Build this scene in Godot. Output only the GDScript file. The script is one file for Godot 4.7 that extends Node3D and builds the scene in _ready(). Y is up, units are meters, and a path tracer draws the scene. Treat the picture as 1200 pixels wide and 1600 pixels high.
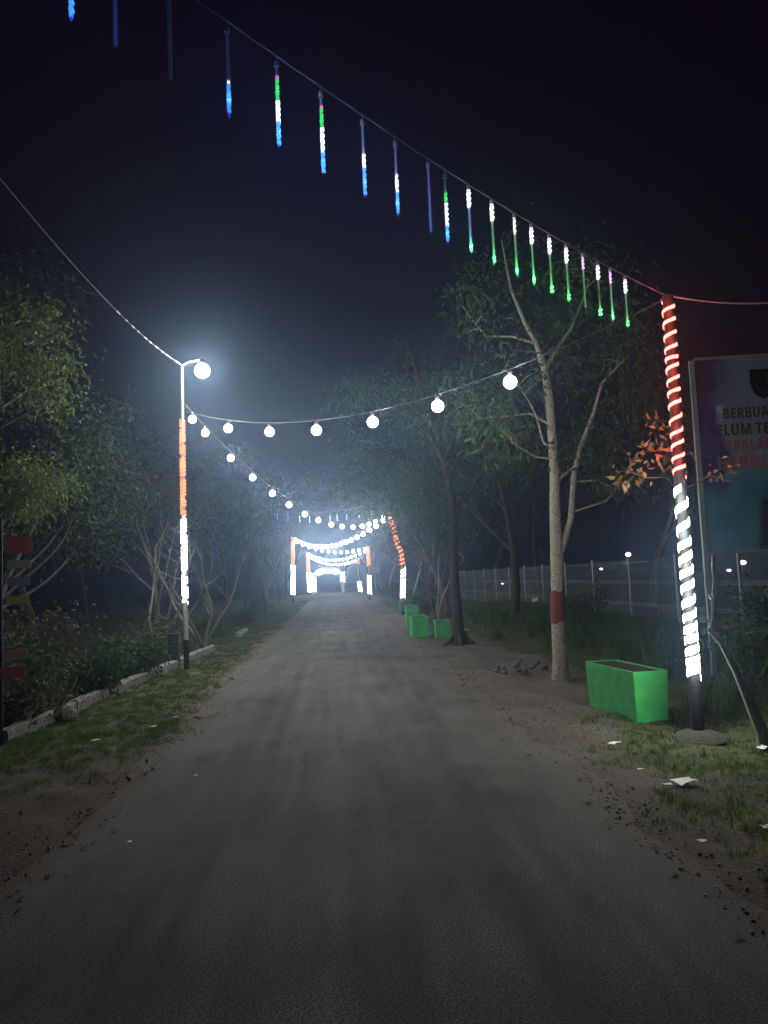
extends Node3D

# ---------------------------------------------------------------- mesh helper
class MB:
	var v := PackedVector3Array()
	var n := PackedVector3Array()
	var c := PackedColorArray()
	var t := PackedVector2Array()
	var i := PackedInt32Array()

	func vert(p: Vector3, nn: Vector3, col: Color, uv := Vector2.ZERO) -> int:
		v.append(p); n.append(nn); c.append(col); t.append(uv)
		return v.size() - 1

	func tri(a: int, b: int, d: int) -> void:
		i.append(a); i.append(b); i.append(d)

	# a, b, d, e counter-clockwise seen from outside; stored clockwise as Godot wants
	func quad(a: Vector3, b: Vector3, d: Vector3, e: Vector3, col: Color) -> void:
		var nn := (b - a).cross(e - a).normalized()
		var k := vert(a, nn, col, Vector2(0, 0))
		vert(b, nn, col, Vector2(1, 0)); vert(d, nn, col, Vector2(1, 1)); vert(e, nn, col, Vector2(0, 1))
		tri(k, k + 2, k + 1); tri(k, k + 3, k + 2)

	func box(ce: Vector3, s: Vector3, col := Color.WHITE, bs := Basis()) -> void:
		var x := bs.x * s.x * 0.5
		var y := bs.y * s.y * 0.5
		var z := bs.z * s.z * 0.5
		quad(ce - x - y + z, ce + x - y + z, ce + x + y + z, ce - x + y + z, col)
		quad(ce + x - y - z, ce - x - y - z, ce - x + y - z, ce + x + y - z, col)
		quad(ce + x - y + z, ce + x - y - z, ce + x + y - z, ce + x + y + z, col)
		quad(ce - x - y - z, ce - x - y + z, ce - x + y + z, ce - x + y - z, col)
		quad(ce - x + y + z, ce + x + y + z, ce + x + y - z, ce - x + y - z, col)
		quad(ce - x - y - z, ce + x - y - z, ce + x - y + z, ce - x - y + z, col)

	# a tube of varying radius along a path, closed at both ends
	func tube(path: PackedVector3Array, rad: PackedFloat32Array, sides: int, col := Color.WHITE, rough := 0.0, rng: RandomNumberGenerator = null) -> void:
		var m := path.size()
		if m < 2:
			return
		var first := v.size()
		var u := Vector3.ZERO
		for k in m:
			var tg: Vector3 = (path[mini(k + 1, m - 1)] - path[maxi(k - 1, 0)]).normalized()
			if k == 0:
				u = (Vector3.RIGHT if absf(tg.x) < 0.8 else Vector3.BACK).cross(tg).normalized()
			else:
				u = (u - tg * u.dot(tg)).normalized()
			var w := tg.cross(u)
			for j in sides:
				var a := TAU * j / sides
				var d := u * cos(a) + w * sin(a)
				var r := rad[k]
				if rng:
					r *= 1.0 + rng.randf_range(-rough, rough)
				vert(path[k] + d * r, d, col, Vector2(float(j) / sides, float(k) / m))
		for k in m - 1:
			for j in sides:
				var a := first + k * sides + j
				var b := first + k * sides + (j + 1) % sides
				tri(a, b + sides, b); tri(a, a + sides, b + sides)
		var t0 := vert(path[0], (path[0] - path[1]).normalized(), col)
		var t1 := vert(path[m - 1], (path[m - 1] - path[m - 2]).normalized(), col)
		var last := first + (m - 1) * sides
		for j in sides:
			tri(t0, first + j, first + (j + 1) % sides)
			tri(t1, last + (j + 1) % sides, last + j)

	func rod(a: Vector3, b: Vector3, r: float, sides := 6, col := Color.WHITE) -> void:
		tube(PackedVector3Array([a, b]), PackedFloat32Array([r, r]), sides, col)

	# a body of revolution about the y axis through o: pairs (radius, height)
	func lathe(o: Vector3, prof: PackedVector2Array, sides: int, col := Color.WHITE) -> void:
		var first := v.size()
		var m := prof.size()
		for k in m:
			var tg: Vector2 = (prof[mini(k + 1, m - 1)] - prof[maxi(k - 1, 0)]).normalized()
			for j in sides:
				var a := TAU * j / sides
				var nn := Vector3(cos(a) * tg.y, -tg.x, sin(a) * tg.y)
				vert(o + Vector3(cos(a) * prof[k].x, prof[k].y, sin(a) * prof[k].x), nn, col)
		for k in m - 1:
			for j in sides:
				var a := first + k * sides + j
				var b := first + k * sides + (j + 1) % sides
				tri(a, b, b + sides); tri(a, b + sides, a + sides)

	# a leaf: a folded rhombus of two triangles
	func leaf(p: Vector3, d: Vector3, side: Vector3, l: float, w: float, col: Color) -> void:
		var nn := d.cross(side).normalized()
		var k := vert(p, nn, col)
		vert(p + d * l * 0.45 + side * w * 0.5 + nn * w * 0.15, nn, col)
		vert(p + d * l - nn * l * 0.08, nn, col)
		vert(p + d * l * 0.45 - side * w * 0.5 + nn * w * 0.15, nn, col)
		tri(k, k + 1, k + 2); tri(k, k + 2, k + 3)

	func mesh() -> ArrayMesh:
		var a := []
		a.resize(Mesh.ARRAY_MAX)
		a[Mesh.ARRAY_VERTEX] = v
		a[Mesh.ARRAY_NORMAL] = n
		a[Mesh.ARRAY_COLOR] = c
		a[Mesh.ARRAY_TEX_UV] = t
		a[Mesh.ARRAY_INDEX] = i
		var m := ArrayMesh.new()
		m.add_surface_from_arrays(Mesh.PRIMITIVE_TRIANGLES, a)
		return m

# ---------------------------------------------------------------- scene helpers
var M := {}
const ORD := ["first", "second", "third", "fourth", "fifth", "sixth", "seventh", "eighth", "ninth", "tenth", "eleventh", "twelfth", "thirteenth", "fourteenth", "fifteenth", "sixteenth", "seventeenth", "eighteenth", "nineteenth", "twentieth", "twenty-first", "twenty-second", "twenty-third", "twenty-fourth"]

func obj(called: String, m: Mesh, mat: Material, parent: Node = self) -> MeshInstance3D:
	var o := MeshInstance3D.new()
	o.name = called
	o.mesh = m
	o.material_override = mat
	o.cast_shadow = GeometryInstance3D.SHADOW_CASTING_SETTING_ON
	parent.add_child(o, true)
	return o

func tag(o: Node, label: String, category: String, group := "", kind := "") -> void:
	if label: o.set_meta("label", label)
	if category: o.set_meta("category", category)
	if group: o.set_meta("group", group)
	if kind: o.set_meta("kind", kind)

func thing(called: String, at: Vector3, label: String, category: String, group := "") -> Node3D:
	var o := Node3D.new()
	o.name = called
	add_child(o, true)
	o.position = at
	tag(o, label, category, group)
	return o

func lin(r: float, g: float, b: float) -> Color:
	return Color(r, g, b).linear_to_srgb()

func mat(col: Color, rough := 0.85, metal := 0.0, vc := false) -> StandardMaterial3D:
	var m := StandardMaterial3D.new()
	m.albedo_color = col
	m.roughness = rough
	m.metallic = metal
	m.vertex_color_use_as_albedo = vc
	m.cull_mode = BaseMaterial3D.CULL_DISABLED
	return m

func glow(r: float, g: float, b: float, e: float) -> StandardMaterial3D:
	var m := mat(lin(0.06, 0.06, 0.06), 0.5)
	m.emission_enabled = true
	m.emission = lin(r, g, b)
	m.emission_energy_multiplier = e
	return m

func noise_tex(seed_: int, freq: float, lo: Color, hi: Color, size := 512, oct := 5, as_normal := false) -> NoiseTexture2D:
	var f := FastNoiseLite.new()
	f.seed = seed_
	f.noise_type = FastNoiseLite.TYPE_SIMPLEX_SMOOTH
	f.frequency = freq
	f.fractal_octaves = oct
	var tx := NoiseTexture2D.new()
	tx.width = size
	tx.height = size
	tx.seamless = true
	tx.noise = f
	if as_normal:
		tx.as_normal_map = true
		tx.bump_strength = 6.0
	else:
		var g := Gradient.new()
		g.set_color(0, lo)
		g.set_color(1, hi)
		tx.color_ramp = g
	return tx

func grain(m: StandardMaterial3D, seed_: int, freq: float, lo: float, hi: float, scale: float, relief := 0.0) -> StandardMaterial3D:
	m.albedo_texture = noise_tex(seed_, freq, Color(lo, lo, lo), Color(hi, hi, hi))
	m.uv1_triplanar = true
	m.uv1_world_triplanar = true
	m.uv1_scale = Vector3.ONE * scale
	if relief > 0.0:
		m.heightmap_enabled = true
		m.heightmap_texture = noise_tex(seed_ + 7, freq * 1.7, Color.BLACK, Color.WHITE)
		m.heightmap_scale = relief
	return m

func omni(at: Vector3, col: Color, e: float, size: float, parent: Node = self) -> OmniLight3D:
	var l := OmniLight3D.new()
	l.name = "glow_light"
	l.light_color = col
	l.light_energy = e
	l.light_size = size
	l.omni_range = 60.0
	l.omni_attenuation = 2.0
	l.shadow_enabled = true
	parent.add_child(l, true)
	l.position = at
	return l

# ---------------------------------------------------------------- materials
func materials() -> void:
	M.asphalt = grain(mat(Color.WHITE, 0.92, 0.0, true), 11, 0.07, 0.48, 1.0, 1.7, 0.22)
	var ramp: Gradient = (M.asphalt.albedo_texture as NoiseTexture2D).color_ramp
	ramp.set_offset(0, 0.25)
	ramp.set_offset(1, 0.72)
	M.earth = grain(mat(Color.WHITE, 0.97, 0.0, true), 21, 0.03, 0.45, 1.0, 1.3, 0.7)
	M.leaf = mat(Color.WHITE, 0.8, 0.0, true)
	M.leaf.backlight_enabled = true
	M.leaf.backlight = lin(0.5, 0.75, 0.25)
	M.leaf_thin = mat(Color.WHITE, 0.55, 0.0, true)
	M.leaf_thin.backlight_enabled = true
	M.leaf_thin.backlight = lin(0.72, 1.0, 0.30)
	M.grass = mat(Color.WHITE, 0.9, 0.0, true)
	M.grass.backlight_enabled = true
	M.grass.backlight = lin(0.75, 1.0, 0.45)
	M.bark_pale = grain(mat(lin(0.56, 0.49, 0.39), 0.9), 31, 0.02, 0.55, 1.0, 1.6, 1.2)
	M.bark_dark = grain(mat(lin(0.11, 0.088, 0.075), 0.95), 33, 0.03, 0.5, 1.0, 1.8, 2.5)
	M.bark_grey = grain(mat(lin(0.19, 0.172, 0.15), 0.95), 35, 0.03, 0.5, 1.0, 1.8, 1.5)
	M.red_paint = grain(mat(lin(0.30, 0.060, 0.050), 0.8), 37, 0.03, 0.6, 1.0, 3.0, 0.6)
	M.concrete = grain(mat(lin(0.38, 0.38, 0.345), 0.95), 41, 0.02, 0.5, 1.0, 1.3, 1.5)
	M.stone = grain(mat(lin(0.27, 0.24, 0.21), 0.95), 43, 0.03, 0.5, 1.0, 2.0, 1.5)
	M.mound = grain(mat(lin(0.115, 0.10, 0.085), 1.0), 44, 0.03, 0.5, 1.0, 2.0, 2.0)
	M.green_paint = grain(mat(lin(0.06, 0.50, 0.11), 0.75), 45, 0.006, 0.80, 1.0, 1.0, 0.5)
	M.green_edge = grain(mat(lin(0.16, 0.50, 0.20), 0.8), 47, 0.04, 0.6, 1.0, 3.0, 0.8)
	M.soil = grain(mat(lin(0.035, 0.028, 0.02), 1.0), 49, 0.05, 0.5, 1.0, 3.0, 2.0)
	M.pole_white = grain(mat(lin(0.62, 0.60, 0.57), 0.5), 51, 0.02, 0.75, 1.0, 2.0)
	M.pole_grey = grain(mat(lin(0.16, 0.15, 0.15), 0.6), 52, 0.02, 0.6, 1.0, 2.0)
	M.pole_black = grain(mat(lin(0.022, 0.020, 0.021), 0.85), 53, 0.03, 0.6, 1.0, 3.0)
	M.cord = mat(lin(0.16, 0.16, 0.17), 0.4)
	M.cord_dark = mat(lin(0.05, 0.05, 0.055), 0.5)
	M.tape = mat(lin(0.62, 0.64, 0.68), 0.3)
	M.socket = mat(lin(0.05, 0.05, 0.05), 0.5)
	M.steel = grain(mat(lin(0.36, 0.40, 0.40), 0.5, 0.3), 55, 0.05, 0.7, 1.0, 4.0)
	M.wire = mat(lin(0.22, 0.27, 0.27), 0.5)
	M.paper = mat(lin(0.72, 0.72, 0.70), 0.7)
	M.branch = grain(mat(lin(0.30, 0.26, 0.19), 0.9), 58, 0.04, 0.5, 1.0, 3.0, 1.0)
	M.twig = grain(mat(lin(0.50, 0.46, 0.36), 0.9), 57, 0.04, 0.5, 1.0, 3.0, 1.0)
	M.white_bulb = glow(0.93, 0.97, 1.0, 9.0)
	M.white_led = glow(0.96, 1.0, 0.97, 14.0)
	M.warm_led = glow(0.98, 1.0, 0.93, 6.0)
	M.red_led = glow(1.0, 0.13, 0.10, 8.0)
	M.orange_led = glow(1.0, 0.17, 0.05, 3.4)
	M.led_blue = glow(0.02, 0.16, 1.0, 3.0)
	M.led_cyan = glow(0.045, 0.24, 1.0, 2.6)
	M.led_white = glow(0.80, 0.88, 1.0, 2.2)
	M.led_green = glow(0.03, 0.75, 0.10, 1.2)
	M.led_mint = glow(0.16, 1.0, 0.26, 2.0)
	M.led_pink = glow(1.0, 0.50, 0.95, 1.7)
	M.led_magenta = glow(0.9, 0.12, 0.7, 1.2)
	M.tube_clear = mat(Color(0.6, 0.62, 0.66, 0.28), 0.3)
	M.tube_clear.transparency = BaseMaterial3D.TRANSPARENCY_ALPHA

# ---------------------------------------------------------------- camera, sky, air
func setup() -> void:
	var cam := Camera3D.new()
	cam.name = "camera"
	add_child(cam)
	cam.transform = Transform3D(Basis(Vector3(0.99694898, -0.0421355, 0.06570642), Vector3(0.03655646, 0.9958022, 0.08391422), Vector3(-0.06896636, -0.0812562, 0.99430432)), Vector3(0, 1.55, 0))
	cam.fov = 64.99
	cam.near = 0.1
	cam.far = 900.0
	cam.current = true
	var sm := ProceduralSkyMaterial.new()
	sm.sky_top_color = lin(0.0028, 0.0010, 0.0036)
	sm.sky_horizon_color = lin(0.0035, 0.0022, 0.0052)
	sm.ground_horizon_color = lin(0.003, 0.003, 0.004)
	sm.ground_bottom_color = lin(0.002, 0.002, 0.002)
	sm.sky_curve = 0.2
	var sky := Sky.new()
	sky.sky_material = sm
	var e := Environment.new()
	e.background_mode = Environment.BG_SKY
	e.sky = sky
	e.tonemap_mode = Environment.TONE_MAPPER_LINEAR
	e.tonemap_exposure = 1.0
	# fog added for the lens bloom round the lamps; scatters light mostly forwards
	e.volumetric_fog_enabled = true
	e.volumetric_fog_density = 0.0037
	e.volumetric_fog_albedo = lin(0.46, 0.66, 1.0)
	e.volumetric_fog_anisotropy = 0.88
	e.sdfgi_enabled = true
	e.ssao_enabled = true
	e.ssil_enabled = true
	var we := WorldEnvironment.new()
	we.name = "environment"
	we.environment = e
	add_child(we)
	var added_night_fill := DirectionalLight3D.new()  # added faint fill to lift the dark foliage; no moon in sight
	added_night_fill.name = "added_night_fill"
	added_night_fill.light_color = Color(0.80, 0.87, 1.0)
	added_night_fill.light_energy = 0.003
	added_night_fill.light_angular_distance = 0.6
	added_night_fill.shadow_enabled = true
	added_night_fill.rotation_degrees = Vector3(-58, 24, 0)
	added_night_fill.sky_mode = DirectionalLight3D.SKY_MODE_LIGHT_ONLY
	add_child(added_night_fill)

# ---------------------------------------------------------------- ground and road
var gn := FastNoiseLite.new()
var rn := FastNoiseLite.new()

func ns(x: float, z: float, f: float) -> float:
	return gn.get_noise_2d(x * f, z * f)

func left_edge(z: float) -> float:
	return -1.72 + 0.16 * ns(7.0, z, 0.35) + 0.07 * ns(70.0, z, 2.2) + 0.05 * ns(40.0, z, 6.0) - 0.10 * smoothstep(-9.0, -3.0, z)

func right_edge(z: float) -> float:
	return 1.92 + 0.20 * ns(31.0, z, 0.30) + 0.10 * ns(93.0, z, 1.6) + 0.05 * ns(11.0, z, 6.0)

func ground_y(x: float, z: float) -> float:
	var h := 0.0
	if x < left_edge(z):
		var d := left_edge(z) - x
		h += -0.02 + 0.05 * ns(x, z, 1.3) * clampf(d * 2.0, 0.0, 1.0)
		h -= 0.35 * smoothstep(1.7, 3.2, d)
	elif x > right_edge(z):
		var d := x - right_edge(z)
		h += -0.02 + 0.06 * ns(x, z, 1.1) * clampf(d * 2.0, 0.0, 1.0)
	else:
		h = -0.03
	return h

func grassiness(x: float, z: float) -> float:
	var n := ns(x, z, 0.9) * 0.7 + ns(x, z, 3.1) * 0.3
	if x < 0.0:
		var d := left_edge(z) - x
		var g := smoothstep(-0.02, 0.35, d + n * 0.35)
		return g * (1.0 - smoothstep(-8.8, -6.6, z + n * 1.2 + (x + 2.0) * 0.5))
	var d := x - right_edge(z)
	var lim := 0.35 + 1.0 * smoothstep(-7.0, -11.0, z) - 0.35 * smoothstep(-16.0, -26.0, z)
	return smoothstep(lim, lim + 0.55, d + n * 0.6 + 0.2 * smoothstep(-8.0, -6.5, z)) * (0.75 + 0.25 * smoothstep(-4.0, -6.0, z))

func ground_color(x: float, z: float) -> Color:
	var n := ns(x, z, 1.1)
	var m := ns(x + 50.0, z, 4.3)
	var dirt := Color(0.150, 0.118, 0.094).lerp(Color(0.21, 0.175, 0.145), clampf(0.5 + n, 0.0, 1.0))
	var litter := Color(0.090, 0.046, 0.030).lerp(Color(0.14, 0.080, 0.050), clampf(0.5 + m, 0.0, 1.0))
	var green := Color(0.070, 0.098, 0.034).lerp(Color(0.115, 0.130, 0.050), clampf(0.5 + m, 0.0, 1.0))
	var dry := Color(0.21, 0.18, 0.085)
	var base := dirt
	if x < 0.0:
		base = dirt.lerp(litter, 1.0 - smoothstep(-12.0, -8.0, z + n * 2.0) * 0.0 - smoothstep(-9.0, -14.0, z))
		green = green.lerp(dry, smoothstep(0.0, 0.45, n + 0.28 * (1.0 - smoothstep(0.1, 0.9, left_edge(z) - x))))
	else:
		base = dirt.lerp(litter, 0.75 * smoothstep(-7.5, -4.5, z + n))
	var c := base.lerp(green, grassiness(x, z))
	return c * (1.0 + 0.25 * m)

func steps(a: float, b: float, near_step: float, grow: float) -> PackedFloat32Array:
	var r := PackedFloat32Array()
	var p := a
	var s := near_step
	while p < b:
		r.append(p)
		p += s
		s *= grow
	r.append(b)
	return r

func sheet(xs: PackedFloat32Array, zs: PackedFloat32Array, hf: Callable, cf: Callable) -> ArrayMesh:
	var b := MB.new()
	var w := xs.size()
	for z in zs:
		for x in xs:
			b.vert(Vector3(x, hf.call(x, z), z), Vector3.UP, cf.call(x, z))
	for k in zs.size() - 1:
		for j in w - 1:
			var a := k * w + j
			b.tri(a, a + 1, a + w + 1)
			b.tri(a, a + w + 1, a + w)
	# smooth normals from the height differences
	for k in zs.size():
		for j in w:
			var l := b.v[k * w + maxi(j - 1, 0)]
			var r := b.v[k * w + mini(j + 1, w - 1)]
			var u := b.v[maxi(k - 1, 0) * w + j]
			var d := b.v[mini(k + 1, zs.size() - 1) * w + j]
			var nn := (r - l).cross(u - d).normalized()
			b.n[k * w + j] = nn if nn.y > 0.0 else -nn
	return b.mesh()

func build_ground() -> void:
	gn.seed = 5
	gn.noise_type = FastNoiseLite.TYPE_SIMPLEX_SMOOTH
	gn.frequency = 1.0
	gn.fractal_octaves = 3
	var xs := PackedFloat32Array()
	for s in steps(9.0, 260.0, 1.5, 1.5):
		xs.append(-s)
	xs.reverse()
	for k in range(1, 150):
		xs.append(-9.0 + k * 0.12)
	for s in steps(9.0, 260.0, 1.5, 1.5):
		xs.append(s)
	var zs := PackedFloat32Array()
	for s in steps(-4.0, 30.0, 4.0, 1.4):
		zs.append(s)
	zs.reverse()
	var p := -4.1
	var st := 0.12
	while p > -420.0:
		zs.append(p)
		p -= st
		st *= 1.018
	zs.reverse()
	var g := obj("ground", sheet(xs, zs, ground_y, ground_color), M.earth)
	tag(g, "dark earth and grass verges on both sides of the road", "", "", "structure")
	# the road: a long sheet with ragged edges and worn wheel tracks
	var b := MB.new()
	var zz := PackedFloat32Array()
	p = 6.0
	st = 0.14
	while p > -112.0:
		zz.append(p)
		p -= st
		if p < -8.0:
			st *= 1.012
	var cols := 56
	for z in zz:
		var l := left_edge(z)
		var r := right_edge(z)
		for j in cols + 1:
			var f := float(j) / cols
			var x := lerpf(l, r, f)
			var crown := 0.055 * (1.0 - pow(absf(f * 2.0 - 1.0), 2.2))
			var y := -0.012 + crown + 0.012 * ns(x, z, 0.55)
			var streak := ns(x * 5.0, z * 0.16, 1.0) * 0.5 + ns(x * 11.0 + 9.0, z * 0.3, 1.0) * 0.3
			var patch := ns(x, z, 0.45)
			var k := 0.104 * maxf(0.35, 1.0 + 1.25 * streak + 0.60 * patch + 0.35 * ns(x * 2.0, z * 0.7, 1.0))
			var sand := 0.0
			for d: Vector4 in [Vector4(1.15, -8.6, 0.55, 1.6), Vector4(1.35, -12.5, 0.5, 2.6), Vector4(-1.15, -10.5, 0.4, 1.8), Vector4(0.15, -13.5, 0.5, 3.0), Vector4(1.2, -6.2, 0.35, 0.8), Vector4(-0.6, -18.0, 0.6, 4.0), Vector4(-1.3, -6.2, 0.35, 1.3)]:
				sand += exp(-pow((x - d.x) / d.z, 2.0) - pow((z - d.y) / d.w, 2.0)) * clampf(0.55 + 1.4 * ns(x * 2.5, z * 0.9, 1.0), 0.0, 1.0)
			var tracks := exp(-pow((x + 0.85) / 0.32, 2.0)) + exp(-pow((x - 0.95) / 0.32, 2.0))
			k *= 1.22 - 0.34 * tracks
			var col := Color(k * 1.0, k, k * 0.99).lerp(Color(0.20, 0.186, 0.168), clampf(sand, 0.0, 1.0) * 0.55)
			var edge := minf(f, 1.0 - f) * (r - l)
			var dust := 1.0 - smoothstep(0.0, 0.75, edge + 0.55 * ns(x, z, 1.3) + 0.2 * ns(x, z, 4.0))
			col = col.lerp(Color(0.165, 0.14, 0.118), dust * 0.8)
			var gx := l - 0.12 if f < 0.5 else r + 0.12
			col = col.lerp(ground_color(gx, z), 1.0 - smoothstep(0.02, 0.22, edge + 0.16 * ns(x, z, 5.0) + 0.08 * ns(x, z, 15.0)))
			b.vert(Vector3(x, y, z), Vector3.UP, col)
	var w := cols + 1
	for k in zz.size() - 1:
		for j in cols:
			var a := k * w + j
			b.tri(a, a + w + 1, a + 1)
			b.tri(a, a + w, a + w + 1)
	for k in zz.size():
		for j in w:
			var l := b.v[k * w + maxi(j - 1, 0)]
			var r := b.v[k * w + mini(j + 1, cols)]
			var u := b.v[maxi(k - 1, 0) * w + j]
			var d := b.v[mini(k + 1, zz.size() - 1) * w + j]
			var nn := (r - l).cross(u - d).normalized()
			b.n[k * w + j] = nn if nn.y > 0.0 else -nn
	var road := obj("road", b.mesh(), M.asphalt)
	tag(road, "narrow worn asphalt road running away under the lights", "", "", "structure")

func blade_mesh(seed_: int, hgt: float, spread: float, count: int, cols: Array) -> ArrayMesh:
	var rng := RandomNumberGenerator.new()
	rng.seed = seed_
	var b := MB.new()
	for k in count:
		var a := rng.randf() * TAU
		var p := Vector3(cos(a), 0, sin(a)) * spread * sqrt(rng.randf())
		var lean := rng.randf() * TAU
		var out := Vector3(cos(lean), 0, sin(lean))
		var h := hgt * rng.randf_range(0.5, 1.0)
		var w := minf(hgt * 0.05, 0.012)
		var side := out.cross(Vector3.UP) * w
		var c: Color = cols[rng.randi() % cols.size()]
		var mid := p + Vector3.UP * h * 0.6 + out * h * 0.18
		var tip := p + Vector3.UP * h * 0.92 + out * h * 0.6
		var nn := (out + Vector3.UP * 0.6).normalized()
		var i0 := b.vert(p - side, nn, c)
		b.vert(p + side, nn, c); b.vert(mid + side * 0.7, nn, c); b.vert(mid - side * 0.7, nn, c); b.vert(tip, nn, c)
		b.tri(i0, i0 + 1, i0 + 2); b.tri(i0, i0 + 2, i0 + 3); b.tri(i0 + 3, i0 + 2, i0 + 4)
	return b.mesh()

func scatter(called: String, label: String, m: Mesh, places: Array, material: Material = null) -> void:
	var mm := MultiMesh.new()
	mm.transform_format = MultiMesh.TRANSFORM_3D
	mm.mesh = m
	mm.instance_count = places.size()
	for k in places.size():
		mm.set_instance_transform(k, places[k])
	var o := MultiMeshInstance3D.new()
	o.name = called
	o.multimesh = mm
	o.material_override = material if material else M.grass
	add_child(o, true)
	tag(o, label, "grass", "", "stuff")

func build_grass() -> void:
	var rng := RandomNumberGenerator.new()
	rng.seed = 77
	var greens := [Color(0.070, 0.125, 0.030), Color(0.090, 0.140, 0.036), Color(0.130, 0.150, 0.046), Color(0.21, 0.175, 0.075)]
	var lp := []
	var rp := []
	var tries := 0
	while lp.size() < 16000 and tries < 120000:
		tries += 1
		var z := -4.0 - 60.0 * pow(rng.randf(), 1.9)
		var x := left_edge(z) - rng.randf_range(0.0, 2.6)
		if rng.randf() < grassiness(x, z):
			var s := rng.randf_range(0.5, 1.15)
			lp.append(Transform3D(Basis(Vector3.UP, rng.randf() * TAU).scaled(Vector3(s, s * rng.randf_range(0.6, 1.2), s)), Vector3(x, ground_y(x, z) - 0.005, z)))
	tries = 0
	while rp.size() < 26000 and tries < 160000:
		tries += 1
		var z := -3.0 - 50.0 * pow(rng.randf(), 1.8)
		var x := right_edge(z) + 9.0 * pow(rng.randf(), 1.4)
		if rng.randf() < grassiness(x, z) * 0.9:
			var s := rng.randf_range(0.5, 1.15) * (1.0 + 0.9 * smoothstep(3.6, 6.0, x))
			rp.append(Transform3D(Basis(Vector3.UP, rng.randf() * TAU).scaled(Vector3(s, s * rng.randf_range(0.6, 1.2), s)), Vector3(x, ground_y(x, z) - 0.005, z)))
	scatter("verge_grass", "short green and dry grass between the low kerb and the road", blade_mesh(3, 0.060, 0.07, 14, greens), lp)
	scatter("roadside_grass", "patchy short grass on the right verge below the wire fence", blade_mesh(4, 0.060, 0.08, 14, greens), rp)
	# crumbs of gravel, sand and dry leaves along both edges of the asphalt
	var peb := []
	var dry := []
	for k in 4200:
		var z := -2.5 - 34.0 * pow(rng.randf(), 1.8)
		var left := rng.randf() < 0.5
		var off := absf(rng.randfn(0.0, 0.22)) - 0.18
		var x := left_edge(z) - off if left else right_edge(z) + off
		var s := 0.35 + 1.3 * pow(rng.randf(), 3.0)
		var y := maxf(ground_y(x, z), -0.012 + 0.055 * clampf(-off * 1.2, 0.0, 1.0)) - 0.001
		var tf := Transform3D(Basis.from_euler(Vector3(rng.randf(), rng.randf() * TAU, rng.randf())).scaled(Vector3(s, s, s)), Vector3(x, y, z))
		peb.append(tf)
	for k in 700:
		var z := -2.5 - 26.0 * pow(rng.randf(), 1.6)
		var left := rng.randf() < 0.6
		var off := absf(rng.randfn(0.0, 0.7)) - 0.35
		var x := left_edge(z) - off if left else right_edge(z) + off
		var s := rng.randf_range(0.5, 1.3)
		dry.append(Transform3D(Basis.from_euler(Vector3(rng.randf_range(-0.5, 0.5), rng.randf() * TAU, rng.randf_range(-0.5, 0.5))).scaled(Vector3(s, s, s)), Vector3(x, maxf(ground_y(x, z), -0.012 + 0.055 * clampf(-off * 1.2, 0.0, 1.0)) + 0.012, z)))
	scatter("gravel", "loose gravel crumbs along both edges of the asphalt", rock(0.008, 91), peb, M.concrete)
	var lf := MB.new()
	lf.leaf(Vector3(0, 0, -0.03), Vector3.BACK, Vector3.RIGHT, 0.06, 0.026, Color(0.20, 0.135, 0.08))
	scatter("dry_leaves", "dry fallen leaves strewn along the verges and road edges", lf.mesh(), dry)
	# tall weeds along the foot of the fence and in the ditch
	var tall := []
	for k in 1500:
		var z := -5.5 - 30.0 * pow(rng.randf(), 1.3)
		var x := 7.75 - absf(rng.randfn(0.0, 1.3))
		if x < 3.7 + 0.5 * ns(1.0, z, 1.0) or (x < 5.0 and z > -8.0):
			continue
		var s := rng.randf_range(0.5, 1.2)
		tall.append(Transform3D(Basis(Vector3.UP, rng.randf() * TAU).scaled(Vector3(s, s, s)), Vector3(x, ground_y(x, z), z)))
	scatter("tall_grass", "tall green weeds growing along the foot of the wire fence", blade_mesh(5, 0.50, 0.16, 30, greens.slice(0, 2)), tall)
	var ditch := []
	for k in 900:
		var z := -6.0 - 50.0 * pow(rng.randf(), 1.5)
		var x := -3.75 - absf(rng.randfn(0.0, 0.8))
		var s := rng.randf_range(0.4, 1.1)
		ditch.append(Transform3D(Basis(Vector3.UP, rng.randf() * TAU).scaled(Vector3(s, s, s)), Vector3(x, ground_y(x, z), z)))
	scatter("ditch_grass", "rank weeds in the dark ditch behind the low kerb", blade_mesh(6, 0.45, 0.16, 30, greens), ditch)

# ---------------------------------------------------------------- trees
func add_leaves(b: MB, at: Vector3, r: float, count: int, l: float, w: float, rng: RandomNumberGenerator, tones: Array, droop: float) -> void:
	for k in count:
		var d := Vector3(rng.randfn(), rng.randfn() * 0.75, rng.randfn()) * 0.5 * r
		var dir := (d.normalized() * 0.7 + Vector3(rng.randf_range(-1, 1), rng.randf_range(-1, 0.6) - droop, rng.randf_range(-1, 1))).normalized()
		var side := dir.cross(Vector3(rng.randf_range(-1, 1), rng.randf_range(-1, 1), rng.randf_range(-1, 1))).normalized()
		var c: Color = tones[rng.randi() % tones.size()]
		b.leaf(at + d, dir, side, l * rng.randf_range(0.6, 1.3), w * rng.randf_range(0.7, 1.3), c * rng.randf_range(0.8, 1.2))

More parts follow.
